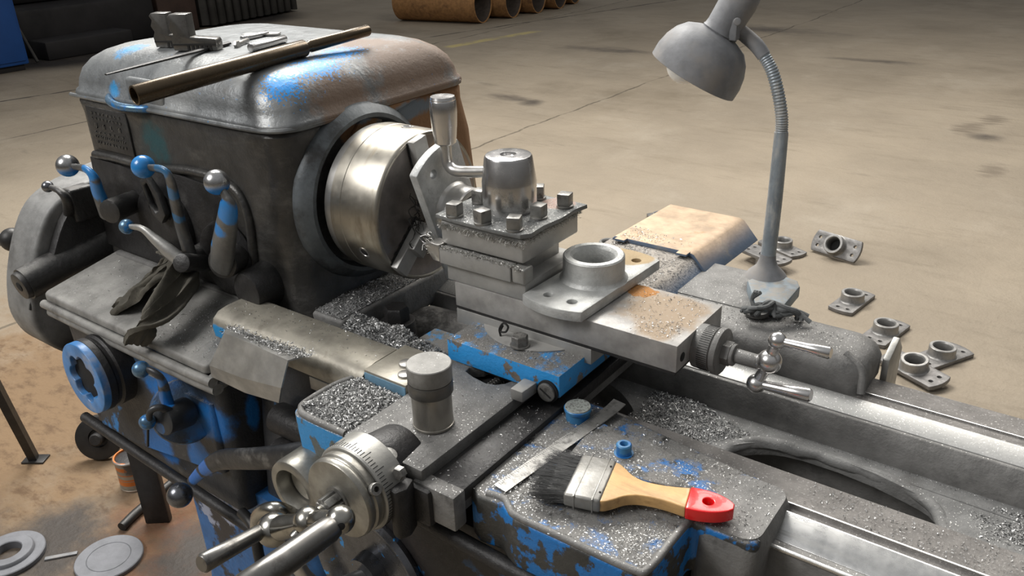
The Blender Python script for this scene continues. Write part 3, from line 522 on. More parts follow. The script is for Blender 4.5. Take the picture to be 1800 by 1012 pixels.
part('neck', loft([(rrect(-.64, -.50, -.33, -.30, .01), .62), (rrect(-.645, -.235, -.325, -.30, .01), .66), (rrect(-.645, -.235, -.322, -.30, .01), .80)]), 'bluegear', F)
d = Vector((-.02, -1, .02)).normalized()
dc = Vector((-0.5314, -0.3750, 0.7856)); 
dl = part('selector_dial', merge(rev([(0, -.075), (.064, -.075), (.070, -.068), (.071, -.030), (.067, -.026), (.067, -.020), (.0705, -.016), (.0705, -.004), (.0, -.004)], dc, d, 56)), 'darkiron', F, 'large dark round selector dial')
star = []
for k in range(60):
    a = 2 * pi * k / 60; r = .036 + .0115 * (abs(sin(3.5 * a)) ** .8); star.append((r * cos(a), r * sin(a)))
ring = prism(circ(0, 0, .0695, 60), 'z', -.008, .010, .004, 3, [star])
a_, b_, d_ = frame(d)
xf(ring, Matrix((( a_.x, b_.x, d_.x, dc.x), (a_.y, b_.y, d_.y, dc.y), (a_.z, b_.z, d_.z, dc.z), (0, 0, 0, 1))))
part('ring', ring, 'bluering', dl, 'blue ring with a star-shaped hole')
part('recess', cyl(dc - d * .003, dc - d * .001, .05, n=32), 'hole', dl)
part('round_plate', cyl((-0.3203, -0.3220, 0.7592), (-0.2980, -0.3340, 0.7740), .058, .056, 48, .003), 'bluegear', F)
fl = part('feed_lever', merge(cyl((-0.2924, -0.3320, 0.7749), (-0.2837, -0.3850, 0.7849), .026, .024, 32, .003), tube([(-0.3313, -0.3750, 0.8675), (-0.3003, -0.3720, 0.8706), (-0.2913, -0.3650, 0.8537), (-0.3005, -0.3600, 0.8124), (-0.2982, -0.3600, 0.7814)], [.005, .007, .010, .014, .016], 14, 6, .7, flatdir=(0, 1, 0)), tube([(-0.2948, -0.4000, 0.7937), (-0.2897, -0.3960, 0.8112), (-0.2810, -0.3850, 0.8150), (-0.2798, -0.3700, 0.8005)], [.005, .0055, .006, .007], 12)), 'leverF', F, 'blue two-armed feed lever')
part('ball_knob', sph((-0.3237, -0.3780, 0.8703), .0145), 'steelblue', fl)
part('ball_knob', sph((-0.3020, -0.4000, 0.7876), .0135), 'steelblue', fl)
part('hanging_pin', cyl((-0.3097, -0.3980, 0.7711), (-0.3260, -0.3980, 0.7276), .0022, n=10), 'blackish', fl)
part('control_rod', tube([(-.70, -.332, .612), (-.50, -.332, .597), (-.30, -.332, .585), (-.155, -.332, .575)], .0105, 14), 'darkiron', F, 'long black rod under the gearbox')
part('hanging_hose', tube([(-0.1944, -0.3300, 0.5996), (-0.1517, -0.3400, 0.5959), (-0.1357, -0.3500, 0.5486), (-0.1163, -0.3600, 0.4833)], .0095, 12), 'blackish', F, 'black pipe bent downwards')
part('skirt_casting', loft([(rrect(-.21, -.08, -.27, -.15, .02), .60), (rrect(-.21, -.06, -.26, -.15, .03), .74), (rrect(-.21, -.04, -.24, -.15, .03), .88)]), 'bluegear', F, 'black bearing housing with a streak of blue')
part('shaft_sleeve', cyl((-.12, -.275, .795), (.03, -.275, .795), .026, .024, 28, .004), 'darkiron', F)
part('shaft_sleeve', cyl((-.10, -.30, .745), (.05, -.30, .745), .030, .028, 28, .004), 'darkiron', F)
part('lead_screw', cyl((.0, -.275, .795), (2.1, -.275, .795), .012, n=20), 'thread', F)
part('feed_rod', cyl((.0, -.29, .745), (2.1, -.29, .745), .0105, n=20), 'thread', F)

# ================================================================== CHUCK AND WORKPIECE
K = thing('lathe_chuck', 'large round turned steel chuck on the spindle of the headstock', 'chuck', (-.05, 0, 1.1))
part('backplate', rev([(.0, -.122), (.118, -.122), (.122, -.118), (.122, -.104), (.0, -.104)], (0, 0, 1.1), (1, 0, 0), 72), 'steel', K)
part('body', rev([(.0, -.104), (.1225, -.104), (.1250, -.1015), (.1250, -.080), (.1242, -.079), (.1242, -.077), (.1250, -.076), (.1250, -.006), (.1235, -.0015), (.1215, 0), (.1185, 0), (.1175, -.001)], (0, 0, 1.1), (1, 0, 0), 96), 'chuckm', K)
part('face', rev([(0, -.001), (.030, -.001), (.030, -.05), (.0, -.05)][:2] + [(.1175, -.001)], (0, 0, 1.1), (1, 0, 0), 72), 'chuckface', K, 'dark front face of the chuck')
for a in (205, 325, 85):
    ca, sa = cos(radians(a)), sin(radians(a))
    p0 = Vector((-.045, ca * .1225, 1.1 + sa * .1225)); dr = Vector((0, ca, sa))
    part('key_socket', merge(rev([(.0105, .001), (.0105, .0032), (.0075, .0034), (.0065, .001)], p0, dr, 28, True)), 'steel', K)
    part('key_hole', cyl(p0 + dr * .001, p0 + dr * .0027, .0068, n=20, bv=.0001), 'hole', K)
for a in (222, 342, 102):
    m = Matrix.Translation((0, 0, 1.1)) @ Matrix.Rotation(radians(a), 4, 'X')
    # stepped jaw, radial direction = +y before turning
    j = prism([(.036, 0), (.036, .040), (.058, .040), (.058, .027), (.086, .027), (.086, .014), (.124, .014), (.124, 0)], 'z', -.0155, .0155, .0015)
    for v in j.verts: v.co = Vector((v.co.y, v.co.x, v.co.z))
    part('jaw', xf(j, m), 'slide', K)
    s_ = merge(*[box(-.0002, .0012, .05 + q * .016, .056 + q * .016, -.0195, -.0165, 0) for q in range(4)])
    part('scroll_slot', xf(merge(s_, box(-.0003, .0008, .03, .1215, -.018, .018, 0)), m), 'hole', K)
def flange_bm(R=.118, hw=.0535, t=.016, rb=.0455, hb=.052, ri=.0305, nh=4, det=36):
    """plate with two straight sides and two arc ends, raised boss and bores; lies in z=0..hb"""
    a = math.acos(hw / R); P = []
    for k in range(13): t_ = a + (pi - 2 * a) * k / 12; P.append((R * cos(t_), R * sin(t_)))
    for k in range(13): t_ = pi + a + (pi - 2 * a) * k / 12; P.append((R * cos(t_), R * sin(t_)))
    hp = [(-.019, -.0865), (.021, -.0865), (-.019, .0865), (.021, .0865)]
    pl = prism(P, 'z', 0, t, .0022, 2, [circ(0, 0, ri, 28)] + [circ(x, y, .0072, 14) for x, y in hp])
    bs = rev([(ri, t * .5), (rb + .006, t - .001), (rb + .002, t + .0025), (rb, t + .006), (rb - .0005, hb - .002), (rb - .0025, hb), (ri + .004, hb), (ri + .001, hb - .004), (ri, hb - .006), (ri - .001, t * .6)], (0, 0, 0), (0, 0, 1), det, True)
    return pl, bs, cyl((0, 0, .001), (0, 0, .003), ri + .0005, n=28, bv=.0001)
W_ = thing('workpiece_flange', 'flange casting clamped in the chuck, standing upright', 'flange', (.04, 0, 1.1))
mw = Matrix.Translation((.040, 0, 1.1)) @ Matrix.Rotation(radians(19), 4, 'X') @ Matrix.Rotation(radians(90), 4, 'Z') @ Matrix.Rotation(radians(90), 4, 'X')
pl, bs, _f = flange_bm(); _f.free()
part('plate', xf(pl, mw), 'cast', W_); part('boss', xf(bs, mw), 'steel', W_, 'freshly turned boss')

# ================================================================== TOOL POST
T = thing('tool_post', 'square four-way tool post with clamping bolts and a steel hub', 'tool post', (.187, -.028, 1.035))
part('base_block', box(.119, .264, -.101, .042, 1.0355, 1.062, .002), 'slide', T)
part('core', box(.138, .240, -.082, .024, 1.060, 1.097, .002), 'slide', T)
part('upper_block', box(.112, .262, -.101, .043, 1.093, 1.130, .003, 3), 'slide', T)
rp = [(.106, -.104), (.14, -.108), (.19, -.109), (.225, -.111), (.262, -.107), (.272, -.095), (.270, -.06), (.273, -.02), (.271, .02), (.276, .047), (.262, .050), (.20, .049), (.12, .048), (.108, .03), (.105, -.04)]
part('top_plate', wobble(prism(rp, 'z', 1.133, 1.1395, .0012), .0012, 60), 'postplate', T, 'dusty ragged top plate')
fz = []
random.seed(3)
for k in range(2600):
    if random.random() < .62: x = random.uniform(.110, .268); y = -.1035; nx_, ny_ = 0, -1
    else: x = .265; y = random.uniform(-.103, .045); nx_, ny_ = 1, 0
    z = 1.131 - abs(random.gauss(0, .0035)) - (.004 if ny_ else .001); L = random.uniform(.002, .006)
    c = Vector((x, y, z)); dd = Vector((random.gauss(0, .5) + nx_ * .6, random.gauss(0, .5) + ny_ * .6, random.gauss(-.3, .5))).normalized() * L; s = Vector((random.gauss(0, 1), random.gauss(0, 1), random.gauss(0, 1))).normalized() * .00055
    b = bmesh.new(); b.faces.new([b.verts.new(c - s), b.verts.new(c + s), b.verts.new(c + dd)]); fz.append(b)
part('swarf_fringe', merge(*fz), mat('pale_fine_swarf', (.5, .49, .46), .5, .5, (), ()), T, 'pale fringe of fine swarf', stuff=True)
for k, (x, y) in enumerate([(.137, -.096), (.190, -.098), (.245, -.096), (.246, -.038), (.252, .022), (.132, -.030), (.196, .032), (.142, .028)]):
    bt = part('clamp_bolt', merge(cyl((x, y, 1.139), (x, y, 1.1425), .0128, n=24, bv=.0006), bevel(xf(box(-.0096, .0096, -.0096, .0096, 0, .0185, .0016, 2), Matrix.Translation((x, y, 1.142)) @ Matrix.Rotation(radians((8, -14, 22, 5, 12, 3, 30, 18)[k]), 4, 'Z')), 0)), 'post', T)
hx, hy = .187, -.028
part('hub', rev([(0, 1.139), (.0365, 1.139), (.0365, 1.146), (.0400, 1.148), (.0405, 1.152), (.0405, 1.182), (.0402, 1.184), (.0352, 1.219), (.0335, 1.222), (.031, 1.2228), (.012, 1.2228), (.011, 1.219), (0, 1.219)], (hx, hy, 0), (0, 0, 1), 56), 'polish', T, 'polished round hub')
lv = part('handle_rod', tube([(.164, -.033, 1.194), (.130, -.032, 1.188), (.100, -.031, 1.183), (.083, -.030, 1.183), (.073, -.030, 1.190), (.070, -.030, 1.203), (.070, -.030, 1.230)], .0088, 20, 8), 'steel', T, 'bent round handle rod')
part('grip', rev([(0, 1.222), (.0135, 1.222), (.0165, 1.2245), (.0192, 1.250), (.0205, 1.270), (.0200, 1.287), (.0190, 1.289), (.0195, 1.2905), (.0180, 1.2945), (.0, 1.2945)], (.070, -.030, 0), (0, 0, 1), 44), 'polish', lv, 'brushed steel grip')
TB = thing('cutting_tool', 'grey square shank cutting tool clamped in the front slot of the tool post', 'cutting tool', (.18, -.097, 1.064))
part('shank', merge(box(.112, .244, -.109, -.086, 1.0635, 1.0885, .0015)), 'slide', TB)
part('spacer', box(.244, .268, -.107, -.084, 1.0625, 1.088, .004, 3), 'sheet', TB, 'bent shim at the end of the shank')
part('cutting_head', prism([(.113, 1.0655), (.113, 1.0925), (.096, 1.094), (.084, 1.088), (.092, 1.076), (.100, 1.066)], 'y', -.110, -.087, .0012), 'steel', TB)
fz = []
for k in range(1500):
    x = random.uniform(.100, .262); c = Vector((x, -.1095 + abs(random.gauss(0, .003)), .0 + 1.0890 + random.gauss(0, .0016) - max(0, x - .235) * .08)); s = Vector((random.gauss(0, 1), random.gauss(0, 1), random.gauss(0, 1))).normalized() * .0007
    dd = Vector((random.gauss(0, 1), random.gauss(-.3, .6), random.gauss(.2, .6))).normalized() * random.uniform(.0015, .004)
    b = bmesh.new(); b.faces.new([b.verts.new(c - s), b.verts.new(c + s), b.verts.new(c + dd)]); fz.append(b)
part('swarf_fringe', merge(*fz), bpy.data.materials['pale_fine_swarf'], TB, 'pale swarf along the top edge', stuff=True)
sw = []
for k in range(16):
    c = Vector((.086 + random.uniform(-.012, .02), -.098 + random.uniform(-.012, .012), 1.088 + random.uniform(-.008, .010)))
    pts = [c + Vector((cos(q * 1.3 + k) * .008, random.uniform(-.004, .004), sin(q * 1.3 + k) * .006)) for q in range(5)]
    sw.append(tube(pts, .0006, 5, 4))
part('curled_swarf', merge(*sw), 'steel', TB, stuff=True)
sw = []
for k in range(34):
    c = Vector((.018, -.045, 1.098)) + Vector((random.gauss(0, .008), random.gauss(0, .011), random.gauss(0, .016)))
    a = random.uniform(0, 6); pts = [c + Vector((random.uniform(-.006, .006), cos(q * .9 + a) * .007, sin(q * .7 + a) * .014)) for q in range(4)]
    sw.append(tube(pts, .0010, 5, 3, .4))
single('chip_tangle', merge(*sw), 'blackish', 'tangle of dark curled chips on the chuck face beside the workpiece', 'metal chips', (.018, -.045, 1.098), stuff=True)

# ================================================================== COMPOUND SLIDE
S = thing('compound_slide', 'long flat grey compound slide under the tool post, ending in a ball handle', 'slide', (.32, -.03, .965))
part('upper_slide', box(.133, .502, -.102, .038, .9955, 1.035, .0012), 'slidetop', S, 'ground steel slide with rusty dust on its top')
part('gib_strip', box(.135, .500, -.1005, .036, .990, .9956, .0006), 'darkiron', S)
part('lower_slide', box(.133, .374, -.1015, .037, .9665, .9905, .0012), 'slide', S)
part('end_hole', cyl((.5018, -.085, 1.012), (.5026, -.085, 1.012), .0065, n=20, bv=.0001), 'hole', S)
ay, az = -.0345, 1.006
def xrev(prof, n=40): return rev([(r, h) for r, h in prof], (0, ay, az), (1, 0, 0), n)
part('screw_bearing', xrev([(0, .502), (.030, .502), (.0305, .506), (.0305, .526), (.0285, .5275), (.0285, .529), (.0320, .5295), (.0325, .533), (.0320, .5365), (.030, .538), (0, .538)]), 'greyiron', S, 'graduated round collar')
tk = [xf(box(.512, .5255, -.0003, .0003, .0304, .0309, 0), Matrix.Translation((0, ay, az)) @ Matrix.Rotation(2 * pi * k / 60, 4, 'X')) for k in range(60)]
part('graduation', merge(*tk), 'hole', S, stuff=True)
part('lock_nut', merge(hexa((.538, ay, az), (1, 0, 0), .0165, .012), cyl((.549, ay, az), (.554, ay, az), .0150)), 'greyiron', S)
part('shaft', cyl((.552, ay, az), (.594, ay, az), .0098, .0092), 'greyiron', S)
hA, hC, hB = Vector((.607, -.036, 1.0445)), Vector((.6, -.036, 1.0125)), Vector((.586, -.036, .9745))
ch = part('crank_handle', merge(sph(hC, .0158), sph(hA, .0118), sph(hB, .0128), tube([hC, (hC + hA) / 2 + Vector((-.001, 0, 0)), hA], [.0105, .0072, .0075], 20), tube([hC, (hC + hB) / 2, hB], [.0105, .0072, .0080], 20), cyl((.585, ay, 1.0065), (.602, -.036, 1.012), .0105)), 'polish', S, 'polished three-ball crank', sharp=60)
def grip(p0, p1, r0, r1, m, par, lab=None):
    p0, p1 = Vector(p0), Vector(p1); L = (p1 - p0).length
    return part('grip', rev([(0, 0), (r0 * .8, 0), (r0, L * .08), (r0 * 1.02, L * .2), ((r0 + r1) / 2, L * .6), (r1, L * .97), (r1 * .8, L), (0, L)], p0, p1 - p0, 28), m, par, lab, sharp=50)
grip(hA, (0.6744, -0.0400, 1.0490), .0055, .0078, 'polish', ch); grip(hB, (0.6582, -0.0400, 0.9834), .0062, .0088, 'polish', ch)

# ================================================================== CROSS SLIDE
C_ = thing('cross_slide', 'blue painted cross slide block under the compound slide', 'slide', (.26, -.02, .93))
part('block', prism([(-.165, .942), (-.165, .976), (.15, .976), (.15, .942)], 'x', .166, .363, .0015), 'blueblock', C_, 'block with chipped bright blue front')
part('lower_block', box(.170, .352, -.150, .14, .928, .9425, .001), 'darkiron', C_)
part('swivel_plate', prism([P_ for P_ in circ(.258, -.045, .092, 48, pi, 2 * pi, True)] + [(.350, .02), (.166, .02)], 'z', .976, .9785, .0008), 'slide', C_, 'worn round index plate')
bt = part('clamp_bolt', merge(cyl((.271, -.127, .9785), (.271, -.127, .981), .0145, n=24), hexa((.271, -.127, .981), (0, 0, 1), .0125, .014, rot=.4)), 'post', C_)
part('wire_curl', tube([(0.2311, -0.1200, 0.9792), (0.2295, -0.1200, 0.9900), (0.2373, -0.1200, 1.0016), (0.2453, -0.1200, 0.9983), (0.2408, -0.1200, 0.9886), (0.2314, -0.1200, 0.9868), (0.2345, -0.1180, 0.9962)], .0016, 8), 'blackish', C_)
sc_c = Vector((0.3452, -0.1680, 0.9483))
part('gib_screw', rev([(0, 0), (.0125, 0), (.0135, .001), (.0135, .004), (.0115, .005), (.0, .005)], sc_c, (0, -1, 0), 32), 'post', C_)
part('screw_slot', xf(box(-.010, .010, -.0012, .0012, -.0012, .0012, 0), Matrix.Translation(sc_c + Vector((0, -.0045, 0))) @ Matrix.Rotation(radians(30), 4, 'Y')), 'hole', C_)
part('screw_recess', cyl(sc_c + Vector((0, .003, 0)), sc_c + Vector((0, -.0002, 0)), .0165, n=32, bv=.0001), 'hole', C_)
part('wiper_bracket', prism([(.306, -.200), (.326, -.200), (.328, -.167), (.306, -.167)], 'z', .940, .957, .002), 'slide', C_)
part('feed_screw', cyl((.245, -.38, .918), (.245, .1, .918), .0085, n=20), 'thread', C_)
part('feed_thread', tube([(.245 + .0085 * cos(t * 1.05), -.21 + t * .0009, .918 + .0085 * sin(t * 1.05)) for t in range(0, 110)], .0012, 5, 1, smooth=False), 'thread', C_)
RC = thing('rear_chip_guard', 'ochre dusty sheet guard over the rear of the cross slide', 'machine guard', (.27, .3, .94))
def roofprof(x0, x1, zt, drop, sl=.026): return [(x0, zt - drop), (x0 + .004, zt - .004), (x0 + .010, zt), (x1 - .012, zt), (x1 - .002, zt - .005), (x1 + sl, zt - drop)]
# lower chip-covered part then the raised ochre cover
part('dusty_slide', prism([(.168, .945), (.168, .972), (.172, .976), (.330, .976), (.340, .973), (.366, .945), (.352, .940), (.180, .940)], 'y', .13, .315, .002), 'dustcover', RC, 'part thick with grey dust')
cvr = prism([(.176, .952), (.176, .978), (.182, .984), (.330, .984), (.340, .981), (.372, .945), (.366, .942), (.332, .974), (.19, .974), (.184, .952)], 'y', .298, .525, .002)
for v in cvr.verts:
    if v.co.y > .45: v.co.z -= (v.co.y - .45) * .10
part('cover', cvr, 'orangecover', RC, 'ochre cover plate')
part('end_plate', prism([(.180, .950), (.180, .974), (.332, .974), (.364, .946)], 'y', .505, .518, .001), 'orangecover', RC)
part('cover_tab', box(.188, .208, .286, .302, .980, .9845, .001), 'orangecover', RC); part('cover_tab', box(.312, .332, .284, .302, .980, .9845, .001), 'orangecover', RC)
part('support', box(.185, .335, .13, .50, .90, .942, .004), 'darkiron', RC)

# ================================================================== SADDLE
A = thing('carriage_saddle', 'wide carriage saddle of the lathe, grey with dust over chipped blue paint', 'carriage', (.36, -.1, .86))
part('cross_base', prism([(.1775, -.388), (.311, -.388), (.311, -.1), (.311, .13), (.1775, .13)], 'z', .921, .940, .0016, 2, [[(.222, -.150), (.206, -.164), (.208, -.176), (.226, -.182), (.252, -.186), (.266, -.182), (.276, -.172), (.280, -.160), (.272, -.12), (.222, -.12)]]), 'greyiron', A, 'flat grey dovetail plate')
part('base_core', box(.176, .356, -.386, .13, .885, .9155, .002), 'greyiron', A)
part('slot_floor', box(.19, .29, -.20, -.10, .9155, .9165, 0), 'hole', A)
part('side_groove', box(.3105, .3165, -.380, .12, .912, .9225, 0), 'hole', A)
part('side_ledge', box(.316, .362, -.390, .12, .905, .924, .002), 'darkiron', A, 'dark narrow ledge beside the plate')
part('ledge_block', box(.298, .3635, -.3925, -.37, .874, .9248, .003), 'greyiron', A)
part('left_tray', loft([(rrect(.064, .182, -.381, -.262, .022), .86), (rrect(.062, .182, -.383, -.260, .022), .92), (rrect(.062, .182, -.383, -.260, .022), .929), (rrect(.066, .18, -.379, -.264, .020), .932)]), 'bluetray', A, 'blue-edged tray heaped with chips')
part('left_wing', box(.066, .18, -.27, -.08, .875, .928, .003), 'bluetray', A)
part('tray_rim', tube([(.168, -.377, .932), (.095, -.378, .933), (.074, -.370, .933), (.066, -.352, .933), (.067, -.30, .933), (.080, -.266, .934)], .005, 10, 6), 'greyiron', A)
wing = [(.355, -.352), (.375, -.362), (.408, -.358), (.420, -.366), (.436, -.372), (.585, -.372), (.599, -.366), (.605, -.352), (.606, -.264), (.612, -.262), (.672, -.262), (.681, -.254), (.676, -.155), (.664, -.147), (.412, -.113), (.355, -.113)]
part('right_wing', prism(wing, 'z', .842, .915, .006, 3), 'blueapron', A, 'broad wing of flaking blue paint and grey dust')
part('wing_end', loft([(rrect(.601, .674, -.255, -.150, .016), .785), (rrect(.604, .682, -.2650, -.146, .018), .845), (rrect(.606, .6835, -.2652, -.145, .02), .90), (rrect(.610, .679, -.258, -.150, .02), .9165)]), 'greyiron', A, 'rounded grey wiper end over the slideway')
part('edge_lip', tube([(.382, -.352, .9155), (.405, -.349, .915), (.420, -.358, .914), (.437, -.366, .9155), (.50, -.3665, .916), (.585, -.3665, .9165), (.600, -.357, .9165), (.601, -.30, .916), (.602, -.262, .915)], .0045, 10, 6), 'greyiron', A, 'worn bright lip')
part('raised_pad', prism([(.425, -.243), (.415, -.155), (.502, -.157), (.600, -.176), (.612, -.205), (.505, -.240)], 'z', .910, .9215, .004, 3), 'blueapron', A, 'raised blue pad')
for v in bpy.data.objects['raised_pad'].data.vertices:
    if v.co.x > .16: v.co.z -= (v.co.x - .16) * .075
part('pad_bolt', merge(rev([(.0045, .003), (.0045, .0125), (.0055, .014), (.0085, .014), (.0098, .0125), (.0098, 0), (.0125, 0)][::-1], (.482, -.199, .9215), (0, 0, 1), 28), cyl((.482, -.199, .9215), (.482, -.199, .925), .005)), 'capblue', A, 'small blue socket bolt')
oc = part('oil_cap', rev([(0, 0), (.0165, 0), (.0165, .013), (.0185, .0135), (.0190, .0175), (.0175, .0190), (0, .0190)], (.388, -.158, .9155), (0, 0, 1), 36), 'capblue', A, 'round blue cap')
part('gritty_top', rev([(0, .0188), (.0178, .0188), (.0172, .0200), (0, .0203)], (.388, -.158, .9155), (0, 0, 1), 36), 'captop', oc, 'pale gritty top')
# rear wing
part('rear_wing', loft([(rrect(.20, .683, .125, .238, .02), .895), (rrect(.20, .685, .125, .238, .03), .928), (rrect(.204, .680, .130, .233, .032), .942), (rrect(.212, .670, .140, .225, .03), .9495), (rrect(.225, .655, .150, .215, .028), .952)]), 'greyiron', A, 'rounded dusty rear wing')
part('rear_step', box(.33, .50, .20, .345, .905, .9545, .004), 'greyiron', A)
part('wing_rib', tube([(.648, .150, .950), (.675, .140, .935), (.682, .128, .905)], .006, 10), 'greyiron', A)
part('rear_plate', prism([(.20, .84), (.28, .84), (.282, .915), (.25, .945), (.20, .93)], 'x', .689, .699, .002), 'sheet', A, 'small triangular wiper plate')
part('front_bridge', box(.36, .60, -.345, -.20, .80, .845, .004), 'darkiron', A)
# apron
AP = thing('apron', 'dark blue-black apron below the saddle with crank wheels at its left', 'apron', (.33, -.3, .4))
part('casting', loft([(rrect(.07, .59, -.335, -.16, .03), .42), (rrect(.06, .595, -.345, -.15, .03), .60), (rrect(.06, .600, -.350, -.15, .03), .80), (rrect(.07, .598, -.345, -.15, .03), .842)]), mat('dark_apron_paint', (.022, .020, .020), .48, .1, ((BLUE, lambda n: n.math('MULTIPLY', n.thr(n.noise(12, 7, .62, (1.5, 3, 8)), .535, .58), n.thr(n.noise(4, 2), .4, .5)), .45, .0), ((.05, .04, .036), lambda n: n.thr(n.noise(9, 7, .7, (5, 5, 5)), .5, .7), .6, .1)), ((40, .0016),)), AP)
part('lower_rail', tube([(.16, -.358, .845), (.30, -.366, .838), (.45, -.368, .832), (.62, -.366, .826)], .011, 12, 6), 'darkiron', AP)
part('screw_housing', merge(cyl((.24, -.345, .908), (.24, -.405, .912), .046, .050, 40, .004), box(.185, .33, -.40, -.36, .868, .922, .006)), 'darkiron', AP, 'dark housing of the cross-feed screw')
part('stop_bracket', prism([(.305, -.395), (.312, -.415), (.306, -.43), (.292, -.428), (.286, -.40)], 'z', .86, .932, .004), 'darkiron', AP)
part('oil_plug', cyl((0.2665, -0.4000, 0.9475), (0.2684, -0.4000, 0.9550), .0125, n=24), 'post', AP)
part('bracket_bolt', hexa((0.2952, -0.4050, 0.9441), (.1, -1, .1), .0085, .009), 'post', AP)
cx, cz = .24, .914
def yrev(prof, c=(cx, cz), n=56): return rev([(r, -h) for r, h in prof], (c[0], 0, c[1]), (0, -1, 0), n)
def yr(prof, c=(cx, cz), n=64): return rev(prof, (c[0], 0, c[1]), (0, -1, 0), n)
dl = part('feed_dial', yr([(0, .398), (.056, .398), (.0585, .400), (.0585, .435), (.0565, .437), (0, .437)]), 'dialsteel', AP, 'wide graduated dial')
tk = [xf(box(-.0004, .0004, -.434, -(.426 if k % 5 else .420), .0583, .0588, 0), Matrix.Translation((cx, 0, cz)) @ Matrix.Rotation(2 * pi * k / 80, 4, 'Y')) for k in range(80)]
part('graduation', merge(*tk), 'hole', dl, stuff=True)
ck = part('dial_ring', yr([(0, .437), (.053, .437), (.054, .439), (.054, .447), (.0515, .449), (.0515, .4505), (.0530, .452), (.0535, .4545), (.053, .459), (.0515, .461), (0, .461)]), 'tapsteel', AP, 'smooth steel ring')
part('dial_screw', rev([(.0035, .002), (.0035, .006), (.0072, .006), (.0078, .005), (.0078, 0)], (cx + .0475, -.444, cz + .026), (.85, -.15, .45), 20), 'post', ck)
part('castle_nut', merge(yr([(0, .46), (.019, .46), (.019, .463), (0, .463)], n=32), *[xf(box(.0058, .0135, -.4835, -.463, -.0050, .0050, .001), Matrix.Translation((cx, 0, cz)) @ Matrix.Rotation(k * pi / 3, 4, 'Y')) for k in range(6)], yr([(0, .46), (.0088, .46), (.0088, .490), (0, .490)], n=28)), 'post', AP)
hC, hA, hB = Vector((.24, -.507, .914)), Vector((.298, -.507, .9445)), Vector((.176, -.512, .874))
cr_ = part('feed_crank', merge(sph(hC, .0180), sph(hA, .0165), sph(hB, .0215), tube([hC, hC * .55 + hA * .45, hA], [.0110, .0125, .0080], 22), tube([hC, hC * .5 + hB * .5, hB], [.0095, .0140, .0165], 22), cyl((.24, -.486, .914), hC, .0095), cyl(hC + Vector((-.004, -.012, -.009)), hC + Vector((-.007, -.020, -.014)), .0065)), 'cranksteel', AP, 'ball-ended feed crank', sharp=60)
grip(hA + Vector((0, -.008, -.002)), (.300, -.640, .950), .0150, .0165, 'gripdark', cr_, 'thick dark grip')
grip(hB + Vector((-.006, -.010, .004)), (.178, -.612, .898), .0095, .0115, 'gripdark', cr_, 'thin steel grip')
part('ball_hole', cyl(hA + Vector((.0120, -.0098, .0040)), hA + Vector((.0135, -.0110, .0046)), .0044, n=16, bv=.0001), 'hole', cr_)
# cup-shaped dial and apron wheel behind
c2 = (.093, .833)
part('travel_dial', rev([(.0, -.345), (.044, -.345), (.0465, -.35), (.0465, -.412), (.045, -.418), (.0415, -.420), (.0335, -.420), (.0315, -.417), (.0300, -.395), (0, -.392)], (c2[0], 0, c2[1]), (0, 1, 0), 56), 'tapsteel', AP, 'hollow steel travel dial')
part('dial_cap', rev([(0, -.40), (.026, -.399), (.027, -.394), (0, -.392)], (c2[0], 0, c2[1]), (0, 1, 0), 40), 'bluesleeve', AP, 'tan inner disc')
wh = part('apron_wheel', rev([(0, -.345), (.100, -.345), (.106, -.35), (.108, -.358), (.104, -.366), (.098, -.366), (.092, -.362), (.085, -.350), (.03, -.350), (.028, -.372), (0, -.372)], (.155, 0, .675), (0, 1, 0), 64), 'darkball', AP, 'dark round apron wheel')
part('wheel_crank', merge(tube([(.155, -.372, .675), (.150, -.43, .700), (.140, -.455, .735), (.125, -.460, .770)], [.012, .009, .009, .012], 18), tube([(.155, -.372, .675), (.18, -.43, .66), (.22, -.455, .65)], [.012, .009, .009], 18)), 'steel', wh, 'bent bright crank arm')
part('end_loop', tube([(0.0559, -0.4600, 0.7832), (0.0653, -0.4600, 0.8065), (0.0881, -0.4600, 0.8270), (0.1041, -0.4550, 0.8320), (0.1023, -0.4400, 0.8159), (0.0624, -0.4000, 0.7641)], [.010, .0105, .0105, .0105, .010, .009], 18), 'cranksteel', AP, 'bent bright steel rod')
ll = part('engage_lever', tube([(.075, -.365, .858), (0.0238, -0.3750, 0.8357), (-0.0410, -0.3800, 0.8080), (-0.1106, -0.3800, 0.7782), (-0.1499, -0.3820, 0.7576), (-0.1936, -0.3850, 0.7230), (-0.2288, -0.3900, 0.6878)], [.019, .020, .0195, .019, .016, .011, .008], 18, 8, .5, flatdir=(0, 1, .1)), 'leverG', AP, 'long flat dark blue lever')
part('ball_knob', sph((-0.2550, -0.4000, 0.6565), .0215, 32), 'darkball', ll)
# way cover sleeve
WC = thing('way_cover_bar', 'long beige rounded cover bar with a blue left end, beside the gearbox', 'way cover', (-.07, -.23, .905))
part('bar', loft([([(-.276, .908), (-.278, .926), (-.274, .940), (-.262, .949), (-.245, .952), (-.200, .952), (-.194, .949), (-.192, .908)], x) for x in (-.252, -.25, -.1, .02, .0935, .0945)], 'x'), 'bluesleeve', WC)
part('end_block', box(.0945, .176, -.268, -.180, .926, .9515, .0015), 'bluesleeve', WC, 'flat block at the right end')
part('block_paint', box(.096, .1755, -.2695, -.2675, .927, .948, .0006), mat('pale_blue_paint', (.16, .30, .42), .5, 0, ((BLUE, lambda n: n.thr(n.noise(20, 5), .55, .6), .5),), ()), WC, 'blue painted front')
part('block_screw', cyl((.137, -.223, .951), (.137, -.223, .955), .0115, n=24), 'steel', WC); part('block_screw', cyl((.156, -.247, .951), (.156, -.247, .955), .0105, n=24), 'steel', WC)
part('side_strip', box(-.02, .088, -.2775, -.270, .885, .907, .001), 'sheet', WC)
